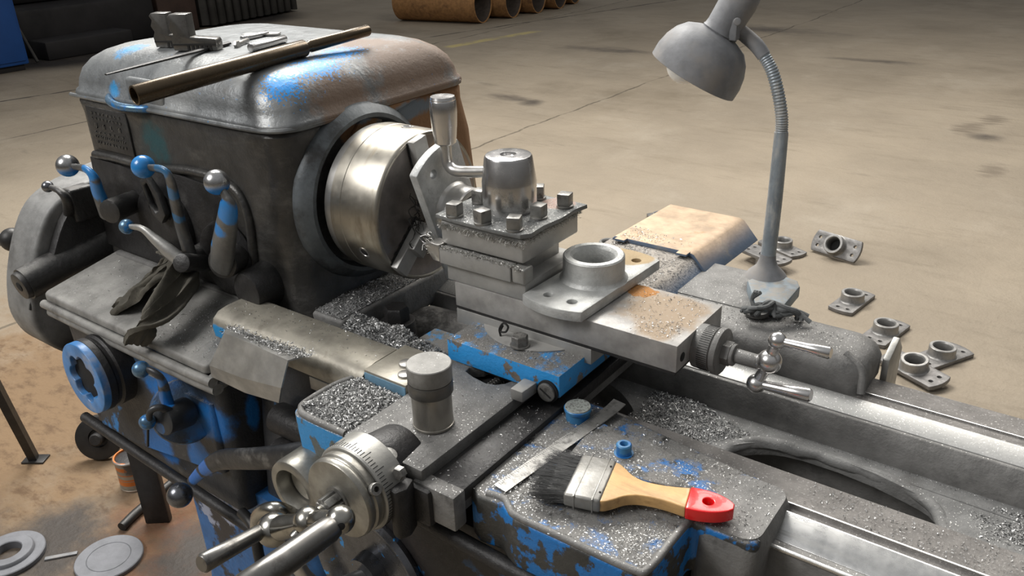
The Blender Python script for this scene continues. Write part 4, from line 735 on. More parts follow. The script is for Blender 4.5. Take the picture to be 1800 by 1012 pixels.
SH = thing('sheet_guard', 'bent grey sheet metal guard hanging from the right end of the gearbox', 'sheet guard', (-.12, -.33, .88))
def sheet(rows, th=.0025):
    bm = bmesh.new(); R = []
    for row in rows: R.append([bm.verts.new(p) for p in row])
    for A_, B_ in zip(R, R[1:]):
        for k in range(len(A_) - 1): bm.faces.new((A_[k], A_[k + 1], B_[k + 1], B_[k]))
    bmesh.ops.recalc_face_normals(bm, faces=bm.faces)
    bmesh.ops.solidify(bm, geom=bm.faces[:], thickness=th); return bm
part('upper_flap', sheet([[(-0.1674, -0.3000, 0.9621), (-0.0763, -0.3000, 0.9628), (0.0177, -0.3000, 0.9684)], [(-0.1356, -0.3320, 0.9737), (-0.0670, -0.3320, 0.9728), (0.0099, -0.3320, 0.9710)]]), 'sheet', SH)
part('front_face', sheet([[(-0.1356, -0.3320, 0.9737), (-0.0670, -0.3320, 0.9728), (0.0099, -0.3320, 0.9710)], [(-0.1682, -0.3480, 0.9132), (-0.0874, -0.3480, 0.9174), (0.0053, -0.3480, 0.9312)]]), 'sheet', SH)
part('lower_face', sheet([[(-0.1682, -0.3480, 0.9132), (-0.0874, -0.3480, 0.9174), (0.0053, -0.3480, 0.9312)], [(-0.1821, -0.3400, 0.8839), (-0.1000, -0.3400, 0.8827), (-0.0178, -0.3400, 0.8935)]]), 'sheet', SH)

# ================================================================== FLANGE CASTINGS
def make_flange(label, m, mb=None, group=None, cat='flange'):
    t = thing('flange_casting', label, cat, (0, 0, 0), group)
    pl, bs, f_ = flange_bm(.118, .0505)
    part('plate', pl, m, t); part('boss', bs, mb or m, t); part('bore_floor', f_, 'hole', t); return t
f0 = make_flange('large grey flange casting with a round boss lying on the compound slide', 'castwarm')
f0.location = (.3195, -.006, 1.0362); f0.rotation_euler = (0, 0, radians(-2))
ff = make_flange('grey flange casting on the floor, first one right of the lamp foot, boss up', 'castfloor', 'castboss', group='flange castings on the floor')
spots = [
 (P2((0.1549, 2.3037, 0.0200)), -8, 0, 0, 0, 'flange casting on the floor right of the lamp foot, bright rim on its boss'),
 (P2((0.3344, 2.1048, 0.0200)), -10, 0, 0, 0, 'flange casting on the floor just behind the rounded rear wing, second from the lamp foot'),
 (P2((0.5469, 2.0265, 0.0200)), -28, 0, 0, 0, 'rightmost flange casting on the floor, boss up'),
 (P2((0.4923, 1.8587, 0.0200)), 62, 0, -6, .014, 'tilted flange casting leaning against the rightmost one on the floor'),
 (P2((-0.0486, 2.7608, 0.0500)), -104, 0, 58, .046, 'flange casting on the floor tipped on its edge with the bore facing the lathe'),
 (P2((-0.2808, 2.7021, 0.0200)), 64, 0, 0, 0, 'farthest flange casting on the floor, standing behind the lamp pole'),
 (P2((-0.2816, 2.4932, 0.0100)), 68, 180, 0, .054, 'dark flange casting lying boss down on the floor behind the lamp pole'),
 (P2((-0.2607, 2.0525, 0.0300)), 10, 0, 0, 0, 'flange casting on the floor left of the lamp foot, only its boss showing'),
 (P2((-0.9567, 2.2587, 0.0400)), 20, 0, 0, 0, 'flange casting on the floor behind the flange that lies on the slide'),
 (P2((-0.9200, 2.7219, 0.0400)), 40, 0, 0, 0, 'flange casting on the floor peeping out behind the ochre guard'),
]
for k, (p, rz, rx, ry, dz, lab) in enumerate(spots):
    o = ff if k == 0 else copy_tree(ff)
    o['label'] = lab; o.location = (p[0], p[1], dz + .0005)
    o.rotation_euler = (radians(rx), radians(ry), radians(rz))

# ================================================================== THINGS LYING ON THE LATHE
CY = thing('steel_bushing', 'stepped steel cylinder standing upright on the flat plate of the saddle', 'steel cylinder', (.257, -.303, .9405))
def zr(prof, n=48): return rev(prof, (.257, -.303, .9405), (0, 0, 1), n)
part('body', zr([(0, 0), (.0262, 0), (.0272, .0015), (.0272, .004), (.0262, .0045), (.0262, .052), (0, .052)]), 'bushing', CY)
part('collar', zr([(0, .050), (.0288, .050), (.0292, .051), (.0292, .0655), (.0285, .067), (0, .067)]), 'thread', CY, 'darker raised collar')
part('top_piece', zr([(0, .067), (.0275, .067), (.0290, .069), (.0290, .0905), (.0280, .0915), (0, .0915)]), 'topgrey', CY, 'turned cap with tool marks')

BR = thing('paint_brush', 'wide flat paint brush with black bristles, wooden handle and red tip on the saddle wing', 'brush', (.485, -.284, .9225))
bz = .9225; du = Vector((.963, .27, 0)).normalized(); dv_ = Vector((-du.y, du.x, 0)); bo = Vector((.485, -.284, 0))
MB = Matrix(((du.x, dv_.x, 0, bo.x), (du.y, dv_.y, 0, bo.y), (0, 0, 1, 0), (0, 0, 0, 1)))
fr = part('ferrule', xf(merge(box(-.022, .022, -.041, .041, bz + .0005, bz + .0185, .004, 3), box(-.010, -.008, -.0416, .0416, bz + .0002, bz + .0190, .0006), box(.012, .0138, -.0416, .0416, bz + .0002, bz + .0190, .0006)), MB), 'ferrule', BR, 'dull tin ferrule')
part('nail', xf(merge(cyl((.018, -.025, bz + .018), (.018, -.025, bz + .0195), .0014, n=8), cyl((.018, .025, bz + .018), (.018, .025, bz + .0195), .0014, n=8)), MB), 'hole', fr)
half = [(.018, .0385), (.026, .037), (.036, .029), (.046, .0200), (.060, .0142), (.078, .0130), (.098, .0150), (.1145, .0185)]
hs = [(v.x, v.y) for v in spline([(a, b, 0) for a, b in half], 4)]
hw_ = loft([([(u, -w, ) for u, w in hs[:1]] + [], 0)]) if False else None
part('handle', xf(prism(hs + [(u, -w) for u, w in reversed(hs)], 'z', bz + .0015, bz + .0165, .005, 4), MB), 'wood', BR, 'varnished wooden handle', sharp=60)
rt = [(.1145, .0195), (.128, .0200), (.145, .0170), (.158, .0110), (.1655, .0045)]
rt = [(v.x, v.y) for v in spline([(a, b, 0) for a, b in rt], 4)]
part('handle_tip', xf(prism(rt + [(u, -w) for u, w in reversed(rt)], 'z', bz + .0012, bz + .0168, .005, 4, [circ(.137, 0, .0062, 20)]), MB), 'red', BR, 'red lacquered tip with a hanging hole', sharp=60)
random.seed(11); V = []; Fc = []
for k in range(1900):
    v0 = random.uniform(-.039, .039); w0 = random.uniform(.002, .0165)
    sp_ = v0 * random.uniform(.02, .30); L = .042 + random.uniform(-.016, .010) - abs(v0) * .15
    pts = []
    for q in range(4):
        t = q / 3; pts.append(MB @ Vector((-.020 - L * t, v0 + sp_ * t * t + random.gauss(0, .0007), bz + w0 + (.0045 - w0 * .25) * t * t * random.uniform(-1, 1) * .7 + .0003)))
    i = len(V); r0 = .00032
    for q, p in enumerate(pts):
        r = r0 * (1 - q * .22); V += [p + Vector((0, 0, r)), p + dv_ * r, p - dv_ * r]
    for q in range(3):
        a = i + q * 3
        for s in range(3): s2 = (s + 1) % 3; Fc.append((a + s, a + s2, a + 3 + s2, a + 3 + s))
me = bpy.data.meshes.new('tmp'); me.from_pydata(V, [], Fc); b = bmesh.new(); b.from_mesh(me); bpy.data.meshes.remove(me)
br = part('bristles', b, 'bristle', BR, 'spread black bristles', stuff=True)
part('bristle_core', xf(prism([(-.020, -.037), (-.045, -.036), (-.048, .036), (-.020, .037)], 'z', bz + .004, bz + .0145, .003), MB), 'bristle', BR)

ru = thing('steel_rule', 'narrow worn steel strip lying diagonally on the saddle wing, left of the brush', 'steel strip', (.408, -.225, .918))
r0, r1 = Vector((.3915, -.3395, .9170)), Vector((.4245, -.1085, .9232)); rd = (r1 - r0).normalized(); rs = Vector((rd.y, -rd.x, 0)).normalized() * .0102
b = bmesh.new(); q0 = []
for k in range(13):
    t = k / 12; c = r0 + (r1 - r0) * t; lift = .004 * max(0, t - .9) / .1
    q0.append([b.verts.new(c + s + Vector((0, 0, dz + lift))) for s, dz in ((rs, 0), (rs, .0014), (-rs, .0014), (-rs, 0))])
for A_, B_ in zip(q0, q0[1:]):
    for k in range(4): b.faces.new((A_[k], A_[(k + 1) % 4], B_[(k + 1) % 4], B_[k]))
b.faces.new(q0[0]); b.faces.new(q0[-1])
part('blade', b, 'post', ru)
tk = []
for k in range(70):
    c = r0 + (r1 - r0) * ((k + 2) / 76) + Vector((0, 0, .00145)); w = .003 if k % 5 else .006
    s1 = -rs.normalized() * .0088; s2 = -rs.normalized() * (.0088 - w); e_ = rd * .00025
    if (k + 2) / 76 < .88:
        bb = bmesh.new(); bb.faces.new([bb.verts.new(c + s1 - e_), bb.verts.new(c + s1 + e_), bb.verts.new(c + s2 + e_), bb.verts.new(c + s2 - e_)]); tk.append(bb)
part('graduation', merge(*tk), 'hole', ru, stuff=True)

# on the headstock cover
TU = thing('steel_tube', 'long bronzed steel tube lying across the headstock cover with its open end at the left', 'tube', (-.27, -.08, 1.34))
tA, tJ, tR = Vector((-0.2661, -0.3180, 1.3165)), Vector((-0.2336, -0.0209, 1.3410)), Vector((-0.2313, 0.1155, 1.3490))
td = (tJ - tA).normalized(); L1 = (tJ - tA).length
part('tube_body', rev([(.0118, .03), (.0118, 0), (.0125, -.0006), (.0145, 0), (.0150, .001), (.0138, L1 - .002), (.0128, L1), (.0085, L1 + .0005)], tA, td, 40), 'tube', TU)
part('tube_inside', cyl(tA + td * .028, tA + td * .03, .0119, n=30, bv=.0001), 'hole', TU)
part('tube_end', rev([(0, L1 - .002), (.0085, L1), (.0085, L1 + .008), (.0100, L1 + .010), (.0100, (tR - tA).length - .003), (.0085, (tR - tA).length), (0, (tR - tA).length)], tA, td, 36), 'tube', TU, 'thinner dark end')
rd_a, rd_b = Vector((-0.3885, -0.2870, 1.3300)), Vector((-0.4535, -0.0100, 1.3315))
rb_ = [rd_a, rd_a * .7 + rd_b * .3, rd_a * .4 + rd_b * .6, rd_b]
single('flat_bar', tube(rb_, [.0030, .0056, .0062, .0070], 6, 4, .5, flatdir=(0, 0, 1)), 'blackish', 'thin black tapered bar on the headstock cover left of the tube', 'steel bar', tuple(rd_a))
JW = thing('chuck_jaw', 'spare chuck jaw at the left on the headstock cover, standing on its end', 'chuck jaw', (-.60, -.06, 1.328), 'spare chuck jaws on the headstock')
def jaw_mesh():
    P = [(0, 0), (0, .013), (.052, .013), (.052, .022), (.030, .022), (.030, .040), (.006, .040), (.002, .034), (-.003, .030), (.002, .022), (-.001, .013), (-.001, 0)]
    return prism([(0, 0), (.068, 0), (.068, .012), (.066, .016), (.028, .018), (.028, .048), (.002, .048), (-.003, .044), (.001, .038), (-.003, .030), (.002, .022), (-.002, .014)], 'y', -.010, .010, .0012)
part('jaw_body', jaw_mesh(), 'gripdark', None)
jb = bpy.data.objects['jaw_body']; jb.parent = JW
teeth = merge(*[box(.022 + k * .007, .0255 + k * .007, -.0108, -.0095, .0, .007, 0) for k in range(6)], box(.0, .068, -.0112, -.0098, .007, .0095, 0))
tt = part('jaw_teeth', teeth, 'blackish', None); tt.parent = JW
JW.location = tuple(Vector((-0.5671, -0.0776, 1.3275)) + Vector((0, 0, .0005))); JW.rotation_euler = (0, 0, radians(24))
J2 = copy_tree(JW); J2.location = tuple(Vector((-0.4997, -0.0850, 1.3275)) + Vector((0, 0, .0005))); J2.rotation_euler = (0, 0, radians(27)); J2['label'] = 'spare chuck jaw on the headstock cover, nearer one with the toothed side showing'
JW['label'] = 'spare chuck jaw on the headstock cover, leftmost of the two'
JW.scale = (1.1, 1.1, 1.25); J2.scale = (1.2, 1.2, 1.3)
for nm, px0, px1, r, lab in (('steel_pin', (-0.3543, -0.0389, 1.3350), (-0.3781, 0.0564, 1.3350), .0075, 'short bright steel pin on the headstock cover behind the tube'), ('steel_pin', (-0.4667, 0.0294, 1.3330), (-0.4780, 0.0982, 1.3330), .0050, 'small thin pin behind the bright pin on the headstock cover')):
    single(nm, cyl(px0, px1, r, n=20), 'polish', lab, 'pin', tuple(px0))
single('hex_bolt', merge(hexa((-0.4219, -0.0188, 1.3330), (1, .4, 0), .0075, .006), cyl((-0.4219, -0.0188, 1.3330), (-0.4438, 0.0258, 1.3330), .004, n=12)), 'post', 'small bolt between the chuck jaws and the pins on the headstock cover', 'bolt', (-0.4219, -0.0188, 1.3330))
single('packing_plate', wobble(merge(box(-.03, .03, -.012, .012, 0, .004, .001)), .001, 60) if False else xf(box(-.035, .035, -.012, .012, 0, .004, .001), Matrix.Translation(Vector((-0.4880, 0.0919, 1.3290))) @ Matrix.Rotation(radians(35), 4, 'Z')), 'slide', 'thin pale steel plate at the back of the headstock cover', 'steel plate', (-0.4880, 0.0919, 1.3290))

# oily rag
def drape(path, width, folds, amp, seed, up_=(0, .4, .9), nu=70, nv=44, th=.004):
    """ribbon of cloth gathered into lengthwise pleats along a path"""
    S = spline(path, 14); n = len(S); bm = bmesh.new(); R = []; up_ = Vector(up_).normalized()
    for i in range(nu):
        t = i / (nu - 1); q = t * (n - 1); a = int(min(q, n - 2)); p = S[a].lerp(S[a + 1], q - a); d = (S[a + 1] - S[a]).normalized()
        lat = d.cross(up_).normalized(); nn = lat.cross(d).normalized(); w = lerpl(width, t); row = []
        for j in range(nv):
            v = -1 + 2 * j / (nv - 1); ph = folds * v * 1.6 + 1.3 * sin(t * 4 + seed) + seed
            pl_ = abs(sin(ph)) ** .7 * amp * (.5 + .5 * cos(v * 1.45)) + .35 * amp * sin(ph * 2.3 + t * 9)
            edge = (1 - v * v) ** .5 if abs(v) < 1 else 0
            nz_ = mnoise.noise(Vector((t * 7, v * 2.5, seed))) * .006
            row.append(bm.verts.new(p + lat * (v * w + .004 * sin(ph * 1.7) + (.004 * mnoise.noise(Vector((t * 14, seed, 0))) if abs(v) > .85 else 0)) + nn * (pl_ + edge * w * .35 + nz_ - .002)))
        back = [bm.verts.new(v.co * .35 + (p + lat * ((-1 + 2 * k / (nv - 1)) * w * .92)) * .65 - nn * th) for k, v in enumerate(row)]
        R.append(row + back[::-1])
    for A_, B_ in zip(R, R[1:]):
        m_ = len(A_)
        for k in range(m_): bm.faces.new((A_[k], A_[(k + 1) % m_], B_[(k + 1) % m_], B_[k]))
    bm.faces.new(R[0]); bm.faces.new(R[-1]); bmesh.ops.recalc_face_normals(bm, faces=bm.faces); return bm
RG = thing('oily_rag', 'crumpled dirty olive rag hanging over the front edge of the gearbox top', 'rag', (-.45, -.26, .9))
part('main_fold', drape([(-0.4643, -0.2000, 0.9797), (-0.4046, -0.2180, 0.9798), (-0.3716, -0.2480, 0.9672), (-0.3503, -0.2880, 0.9529), (-0.3333, -0.3300, 0.9410), (-0.3425, -0.3500, 0.9204), (-0.3710, -0.3540, 0.8910)], [.010, .026, .034, .030, .026, .022, .018], 3.2, .010, 1.0), 'rag', RG, sharp=80)
part('side_fold', drape([(-0.4409, -0.2150, 0.9826), (-0.4495, -0.2360, 0.9580), (-0.4694, -0.2560, 0.9313), (-0.4940, -0.2760, 0.9077), (-0.5196, -0.2920, 0.8901)], [.012, .030, .042, .040, .026], 4.2, .0075, 4.0, (0, .15, 1)), 'rag', RG, sharp=80)
part('corner_tuft', drape([(-0.5224, -0.1880, 0.9693), (-0.4786, -0.1980, 0.9781), (-0.4292, -0.2120, 0.9841), (-0.3972, -0.2200, 0.9778)], [.010, .016, .018, .012], 2.5, .007, 2.4), 'rag', RG, sharp=80)

# ================================================================== WORK LAMP
LP = thing('work_lamp', 'dusty grey gooseneck work lamp with a bell shade standing behind the saddle', 'lamp', (.47, .30, .955))
part('foot', prism([P2((0.4537, 0.2599, 0.9550)), P2((0.4630, 0.3190, 0.9550)), P2((0.5222, 0.3034, 0.9550)), P2((0.5326, 0.2845, 0.9550)), P2((0.5354, 0.2046, 0.9550)), P2((0.4951, 0.1880, 0.9550))], 'z', .9535, .975, .003), 'footblue', LP, 'blue-grey cast foot')
part('foot_cone', rev([(.034, .972), (.030, .978), (.018, .990), (.0135, 1.002), (.0125, 1.012), (0, 1.012)], (.470, .300, 0), (0, 0, 1), 32), 'lampgrey', LP)
part('pole', tube([(.470, .300, .98), (0.4713, 0.3000, 1.1069), (0.4707, 0.3000, 1.2000), (0.4703, 0.3000, 1.2161)], [.0124, .0118, .0108, .0104], 24, 6), 'lamppole', LP, 'painted pole')
gp_ = spline([(0.4707, 0.3000, 1.2126), (0.4683, 0.3000, 1.2399), (0.4593, 0.3000, 1.2739), (0.4462, 0.3000, 1.3070), (0.4295, 0.3000, 1.3310)], 30)
b = bmesh.new(); rings = []
for i, p in enumerate(gp_):
    d = (gp_[min(i + 1, len(gp_) - 1)] - gp_[max(i - 1, 0)]).normalized(); u = Vector((0, 1, 0)); a = d.cross(u).normalized(); u = a.cross(d)
    r = .0098 if i % 4 < 2 else .0086
    rings.append([b.verts.new(p + (a * cos(2 * pi * q / 18) + u * sin(2 * pi * q / 18)) * r) for q in range(18)])
for A_, B_ in zip(rings, rings[1:]):
    for q in range(18): b.faces.new((A_[q], A_[(q + 1) % 18], B_[(q + 1) % 18], B_[q]))
part('gooseneck', b, 'lamppole', LP, 'ribbed flexible neck', sharp=70)
part('neck_end', tube([(0.4315, 0.3000, 1.3286), (0.4186, 0.3000, 1.3428), (0.3993, 0.3000, 1.3567), (0.3821, 0.2950, 1.3697)], [.0104, .0112, .0112, .0105], 20), 'lampgrey', LP)
sd_ = Vector((-.43, -.23, -.87)).normalized(); s0 = Vector((0.3650, 0.2850, 1.3616))
shp = [(0, -.075), (.020, -.075), (.026, -.068), (.0285, -.05), (.0265, -.01), (.0275, -.002), (.029, 0), (.0275, .002), (.034, .004), (.050, .011), (.062, .024), (.0695, .040), (.0735, .058), (.0735, .076), (.0722, .0765), (.0718, .058), (.068, .041), (.0605, .026), (.048, .014), (.0, .009)]
part('shade', rev(shp, s0, sd_, 64), 'lampgrey', LP, 'dusty bell-shaped shade', sharp=50)
part('bulb', sph(s0 + sd_ * .056 + Vector((-.022, -.006, -.002)), .029, 32), 'bulb', LP)
part('swivel_clip', merge(box(.372, .398, .268, .284, 1.352, 1.385, .003), cyl((0.4003, 0.2620, 1.3816), (0.4051, 0.2500, 1.3834), .0055, n=16)), 'lampgrey', LP, 'rusty clip at the shade neck')
random.seed(5); tg = []
for k in range(7):
    base = [(0.4915, 0.1717, 0.9650), (0.5105, 0.1673, 0.9750), (0.5192, 0.1844, 0.9750), (0.5410, 0.1825, 0.9700), (0.5554, 0.2013, 0.9620), (0.5666, 0.2064, 0.9570)]
    tg.append(tube([Vector(p) + Vector((random.gauss(0, .006), random.gauss(0, .006), random.uniform(-.002, .010))) for p in base], random.uniform(.003, .0045), 8, 5))
for k in range(3): tg.append(tube([Vector((0.5000, 0.1723, 0.9700)) + Vector((0, 0, k * .003)), Vector((0.4932, 0.1790, 0.9850)), Vector((0.4982, 0.1764, 1.0000)) + Vector((k * .004, 0, 0))], .003, 8, 5))
single('wire_tangle', merge(*tg), 'rope', 'tangle of grey dusty wire at the foot of the lamp', 'wire', (0.5117, 0.2033, 0.9600))
single('round_washer', rev([(0, 0), (.019, 0), (.0195, .004), (.0175, .0065), (0, .0065)], (0.4984, 0.1913, 0.9555), (0, 0, 1), 32), 'greyiron', 'round dusty disc under the wire tangle at the lamp foot', 'washer', (0.4984, 0.1913, 0.9555))

# ================================================================== METAL CHIPS
def chips_mesh(pts, s0, s1, seed=1):
    rnd = random.Random(seed); V = []; Fc = []
    for p in pts:
        L = rnd.uniform(s0, s1); w = L * rnd.uniform(.18, .4); a = Vector((rnd.gauss(0, 1), rnd.gauss(0, 1), rnd.gauss(0, .55))).normalized()
        u = Vector((rnd.gauss(0, 1), rnd.gauss(0, 1), rnd.gauss(0, 1))); b_ = (u - a * u.dot(a)).normalized(); c_ = a.cross(b_); cur = L * rnd.uniform(.1, .45)
        i = len(V); p = Vector(p)
        for t in (-.5, 0, .5):
            m_ = p + a * L * t + c_ * (cur * (1 - 4 * t * t) * .5); V += [m_ + b_ * w * .5, m_ - b_ * w * .5]
        Fc += [(i, i + 1, i + 3, i + 2), (i + 2, i + 3, i + 5, i + 4)]
    me = bpy.data.meshes.new('tmp'); me.from_pydata(V, [], Fc); b = bmesh.new(); b.from_mesh(me); bpy.data.meshes.remove(me); return b
def inpoly(x, y, P):
    c = False; j = len(P) - 1
    for i in range(len(P)):
        if (P[i][1] > y) != (P[j][1] > y) and x < (P[j][0] - P[i][0]) * (y - P[i][1]) / (P[j][1] - P[i][1]) + P[i][0]: c = not c
        j = i
    return c
def edist(x, y, P):
    d = 9
    for i in range(len(P)):
        a, b = P[i], P[(i + 1) % len(P)]; dx, dy = b[0] - a[0], b[1] - a[1]; t = max(0, min(1, ((x - a[0]) * dx + (y - a[1]) * dy) / (dx * dx + dy * dy)))
        d = min(d, math.hypot(x - a[0] - t * dx, y - a[1] - t * dy))
    return d
def pile(label, poly, zf, h, n, s0, s1, seed, wid=.02, step=.003, cat='metal chips', thin=None):
    xs = [p[0] for p in poly]; ys = [p[1] for p in poly]; rnd = random.Random(seed)
    def hz(x, y):
        e_ = min(1, edist(x, y, poly) / wid); e_ = e_ * (2 - e_)
        return zf(x, y) + h * e_ * (.75 + .6 * mnoise.noise(Vector((x * 38, y * 38, seed)))) + .0015 * mnoise.noise(Vector((x * 260, y * 260, seed)))
    b = bmesh.new(); nx_ = int((max(xs) - min(xs)) / step) + 1; ny_ = int((max(ys) - min(ys)) / step) + 1; G_ = {}
    for i in range(nx_ + 1):
        for j in range(ny_ + 1):
            x, y = min(xs) + i * step, min(ys) + j * step
            if inpoly(x, y, poly): G_[i, j] = b.verts.new((x, y, hz(x, y)))
    for (i, j) in list(G_):
        q = [(i, j), (i + 1, j), (i + 1, j + 1), (i, j + 1)]
        if all(k in G_ for k in q): b.faces.new([G_[k] for k in q])
    pts = []
    while len(pts) < n:
        x, y = rnd.uniform(min(xs), max(xs)), rnd.uniform(min(ys), max(ys))
        if inpoly(x, y, poly) and (thin is None or rnd.random() < thin(x, y)): pts.append((x, y, hz(x, y) + rnd.uniform(0, s0)))
    c = Vector((sum(xs) / len(xs), sum(ys) / len(ys), zf(sum(xs) / len(xs), sum(ys) / len(ys))))
    t = thing('chip_pile', label, cat, tuple(c))
    if h > .0015: part('heap', b, 'mound', t, stuff=True, sharp=80)
    else: b.free()
    part('chips', chips_mesh(pts, s0, s1, seed), 'chips', t, stuff=True, sharp=80); return t
pile('thick heap of silver grey steel chips filling the blue-edged tray', [(.070, -.372), (.176, -.376), (.176, -.27), (.088, -.268), (.072, -.30)], lambda x, y: .9315, .011, 5200, .003, .0062, 1, .022)
pile('long ridge of steel chips behind the beige cover bar', [(-.070, -.190), (.163, -.176), (.163, -.135), (.10, -.122), (-.02, -.110), (-.070, -.105)], lambda x, y: .900 + (.012 if x < .1 else .01), .036, 5200, .003, .0065, 2, .028)
pile('chips strewn over the foot of the headstock below the chuck', [(-.19, -.15), (-.078, -.15), (-.078, .15), (-.14, .15), (-.15, -.05)], lambda x, y: .9325, .007, 1500, .0025, .005, 3, .03)
pile('dark grey chips heaped inside the bed beside the saddle wing', [(.375, -.085), (.395, .055), (.47, .062), (.55, .035), (.60, .030), (.56, .015), (.535, -.015), (.52, -.088)], lambda x, y: webz(y) + .004, .010, 4200, .0025, .005, 4, .04)
pile('chips gathered in the bed at the right edge of the picture', [(.86, -.085), (.85, .03), (.88, .05), (1.02, .055), (1.0, -.085)], lambda x, y: webz(y) + .004, .006, 2600, .002, .0045, 5, .04)
pts = []; rnd = random.Random(9)
for k in range(900):
    t = rnd.random(); a, b_ = Vector((-0.1602, -0.3120, 0.9615)), Vector((0.0323, -0.3120, 0.9740)); pts.append(a.lerp(b_, t) + Vector((rnd.gauss(0, .003), rnd.gauss(0, .006), abs(rnd.gauss(0, .003)))))
single('chip_strip', chips_mesh(pts, .003, .006, 9), 'chips', 'strip of chips lying along the top of the bent sheet guard', 'metal chips', tuple(pts[0]), stuff=True, sharp=80)
# loose chips scattered on the top faces
loose = []; rnd = random.Random(21)
def scatter(n, poly, zf, dens=None, hi=0):
    xs = [p[0] for p in poly]; ys = [p[1] for p in poly]; k = 0
    while k < n:
        x, y = rnd.uniform(min(xs), max(xs)), rnd.uniform(min(ys), max(ys))
        if inpoly(x, y, poly) and mnoise.noise(Vector((x * 14, y * 14, 3.3))) > rnd.uniform(-.6, .25) - .1: loose.append((x, y, zf(x, y) + .0007)); k += 1
gz = lambda x, y: .893 + (y + .33) * .19
scatter(1500, wing, lambda x, y: .9165 if not (.42 < x < .64 and -.24 < y < -.157) else .923)
scatter(480, [(.39, -.345), (.43, -.36), (.47, -.34), (.44, -.26), (.39, -.27)], lambda x, y: .9168)
scatter(330, [(.53, -.36), (.595, -.36), (.598, -.28), (.56, -.30), (.50, -.34)], lambda x, y: .9168)
scatter(220, [(.18, -.385), (.309, -.385), (.309, -.19), (.18, -.19)], lambda x, y: .9408)
scatter(160, [(.318, -.388), (.36, -.388), (.36, -.18), (.318, -.18)], lambda x, y: .9248)
scatter(650, [(-.40, -.325), (-.215, -.325), (-.215, -.20), (-.36, -.20)], gz)
scatter(120, [(-.70, -.325), (-.55, -.325), (-.55, -.18), (-.70, -.18)], gz)
scatter(260, [(.36, -.09), (.49, -.09), (.49, .03), (.37, .03)], lambda x, y: 1.0358)
scatter(160, [(.27, -.09), (.49, -.095), (.48, -.04)], lambda x, y: 1.0358)
scatter(1500, [(.185, .135), (.33, .135), (.33, .295), (.185, .295)], lambda x, y: .9768)
scatter(300, [(.19, .30), (.32, .30), (.32, .34), (.19, .36)], lambda x, y: .985)
scatter(500, [(.30, .15), (.65, .155), (.65, .212), (.30, .212)], lambda x, y: .9522)
scatter(900, [(.69, -.148), (1.3, -.148), (1.3, -.097), (.69, -.097)], lambda x, y: .9007)
scatter(900, [(.40, .124), (1.3, .124), (1.3, .142), (.40, .142)], lambda x, y: .8937)
scatter(250, [(.12, -.10), (.26, -.10), (.26, .03), (.12, .03)], lambda x, y: 1.1400)
scatter(300, [(.17, -.16), (.36, -.16), (.36, -.105), (.17, -.105)], lambda x, y: .9768)
scatter(200, [(-.25, -.26), (.09, -.26), (.09, -.2), (-.25, -.2)], lambda x, y: .9522)
scatter(700, [(.60, .046), (.98, .046), (.98, .06), (.60, .06)], lambda x, y: webz(y) + .002)
single('loose_chips', chips_mesh(loose, .0014, .0034, 33), 'chips', 'fine loose chips scattered over the saddle, slides and slideways', 'metal chips', (.45, -.2, .91), stuff=True, sharp=80)

# ================================================================== FLOOR AT THE LEFT
single('round_plate', rev([(0, 0), (.084, 0), (.085, .002), (.085, .010), (.083, .012), (.056, .012), (.0545, .0105), (.053, .012), (0, .012)], (-1.0088, -0.2483, 0.0000), (0, 0, 1), 64), 'discm', 'flat grey round plate lying on the floor at the lower left', 'metal disc', (-1.0088, -0.2483, 0.0000))
RR = single('ring_plate', rev([(.034, 0), (.088, 0), (.089, .002), (.089, .012), (.087, .014), (.064, .014), (.062, .022), (.060, .024), (.036, .024), (.034, .022)], (-1.245, -.395, 0), (0, 0, 1), 56, True), 'discm', 'grey stepped ring with a hole on the floor in the lower left corner', 'metal ring', (-1.245, -.395, 0))
single('wood_strip', xf(box(-.04, .04, -.006, .006, 0, .005, .001), Matrix.Translation(Vector((-1.1297, -0.3152, 0.0000))) @ Matrix.Rotation(math.atan2(.16, .13), 4, 'Z')), 'lampgrey', 'thin pale strip on the floor between the ring and the round plate', 'strip', (-1.1297, -0.3152, 0.0000))
ST = thing('stand_leg', 'black angled steel leg of a stand at the left edge of the picture', 'stand', (-1.6290, -0.1343, 0.0000))
a0, a1 = Vector((-1.6256, -0.1385, 0.0040)), Vector((-1.5370, -0.2000, 0.3135))
dr_ = (a1 - a0)
part('leg', merge(tube([a0 + Vector((0, 0, .002)), a0 + dr_ * .5, a0 + dr_ * 2.2], .017, 4, 1, smooth=False)), 'blackish', ST)
part('foot_plate', xf(box(-.04, .03, -.022, .022, 0, .006, .001), Matrix.Translation((-1.6169, -0.1332, 0.0000)) @ Matrix.Rotation(.6, 4, 'Z')), 'blackish', ST)
WD = thing('black_wheel', 'black disc wheel standing on edge on the floor behind the lathe base', 'wheel', (-1.4563, -0.0161, 0.0650))
wc = Vector((-1.4551, -0.0020, 0.0720))
part('disc', rev([(0, -.012), (.068, -.012), (.070, -.010), (.070, .010), (.066, .012), (.030, .012), (.028, .004), (0, .004)], wc, (.62, -.72, .30), 48), 'blackish', WD)
part('hub', rev([(0, .0), (.020, 0), (.020, .03), (.016, .034), (0, .034)], wc, (.62, -.72, .30), 32), 'darkiron', WD)
CN = thing('paint_can', 'small round can with orange and white bands behind the lathe base', 'can', (-1.2707, -0.0360, 0.0000))
cc = Vector((-1.2440, -0.0245, 0.0000))
part('body', rev([(0, 0), (.042, 0), (.044, .002), (.044, .006), (.043, .007), (.043, .098), (.0445, .100), (.044, .104), (.040, .104), (.040, .060), (0, .060)], cc, (0, 0, 1), 44), 'canm', CN)
part('lid', cyl(cc + Vector((0, 0, .060)), cc + Vector((0, 0, .099)), .0398, n=36), 'darkiron', CN, 'dark contents')
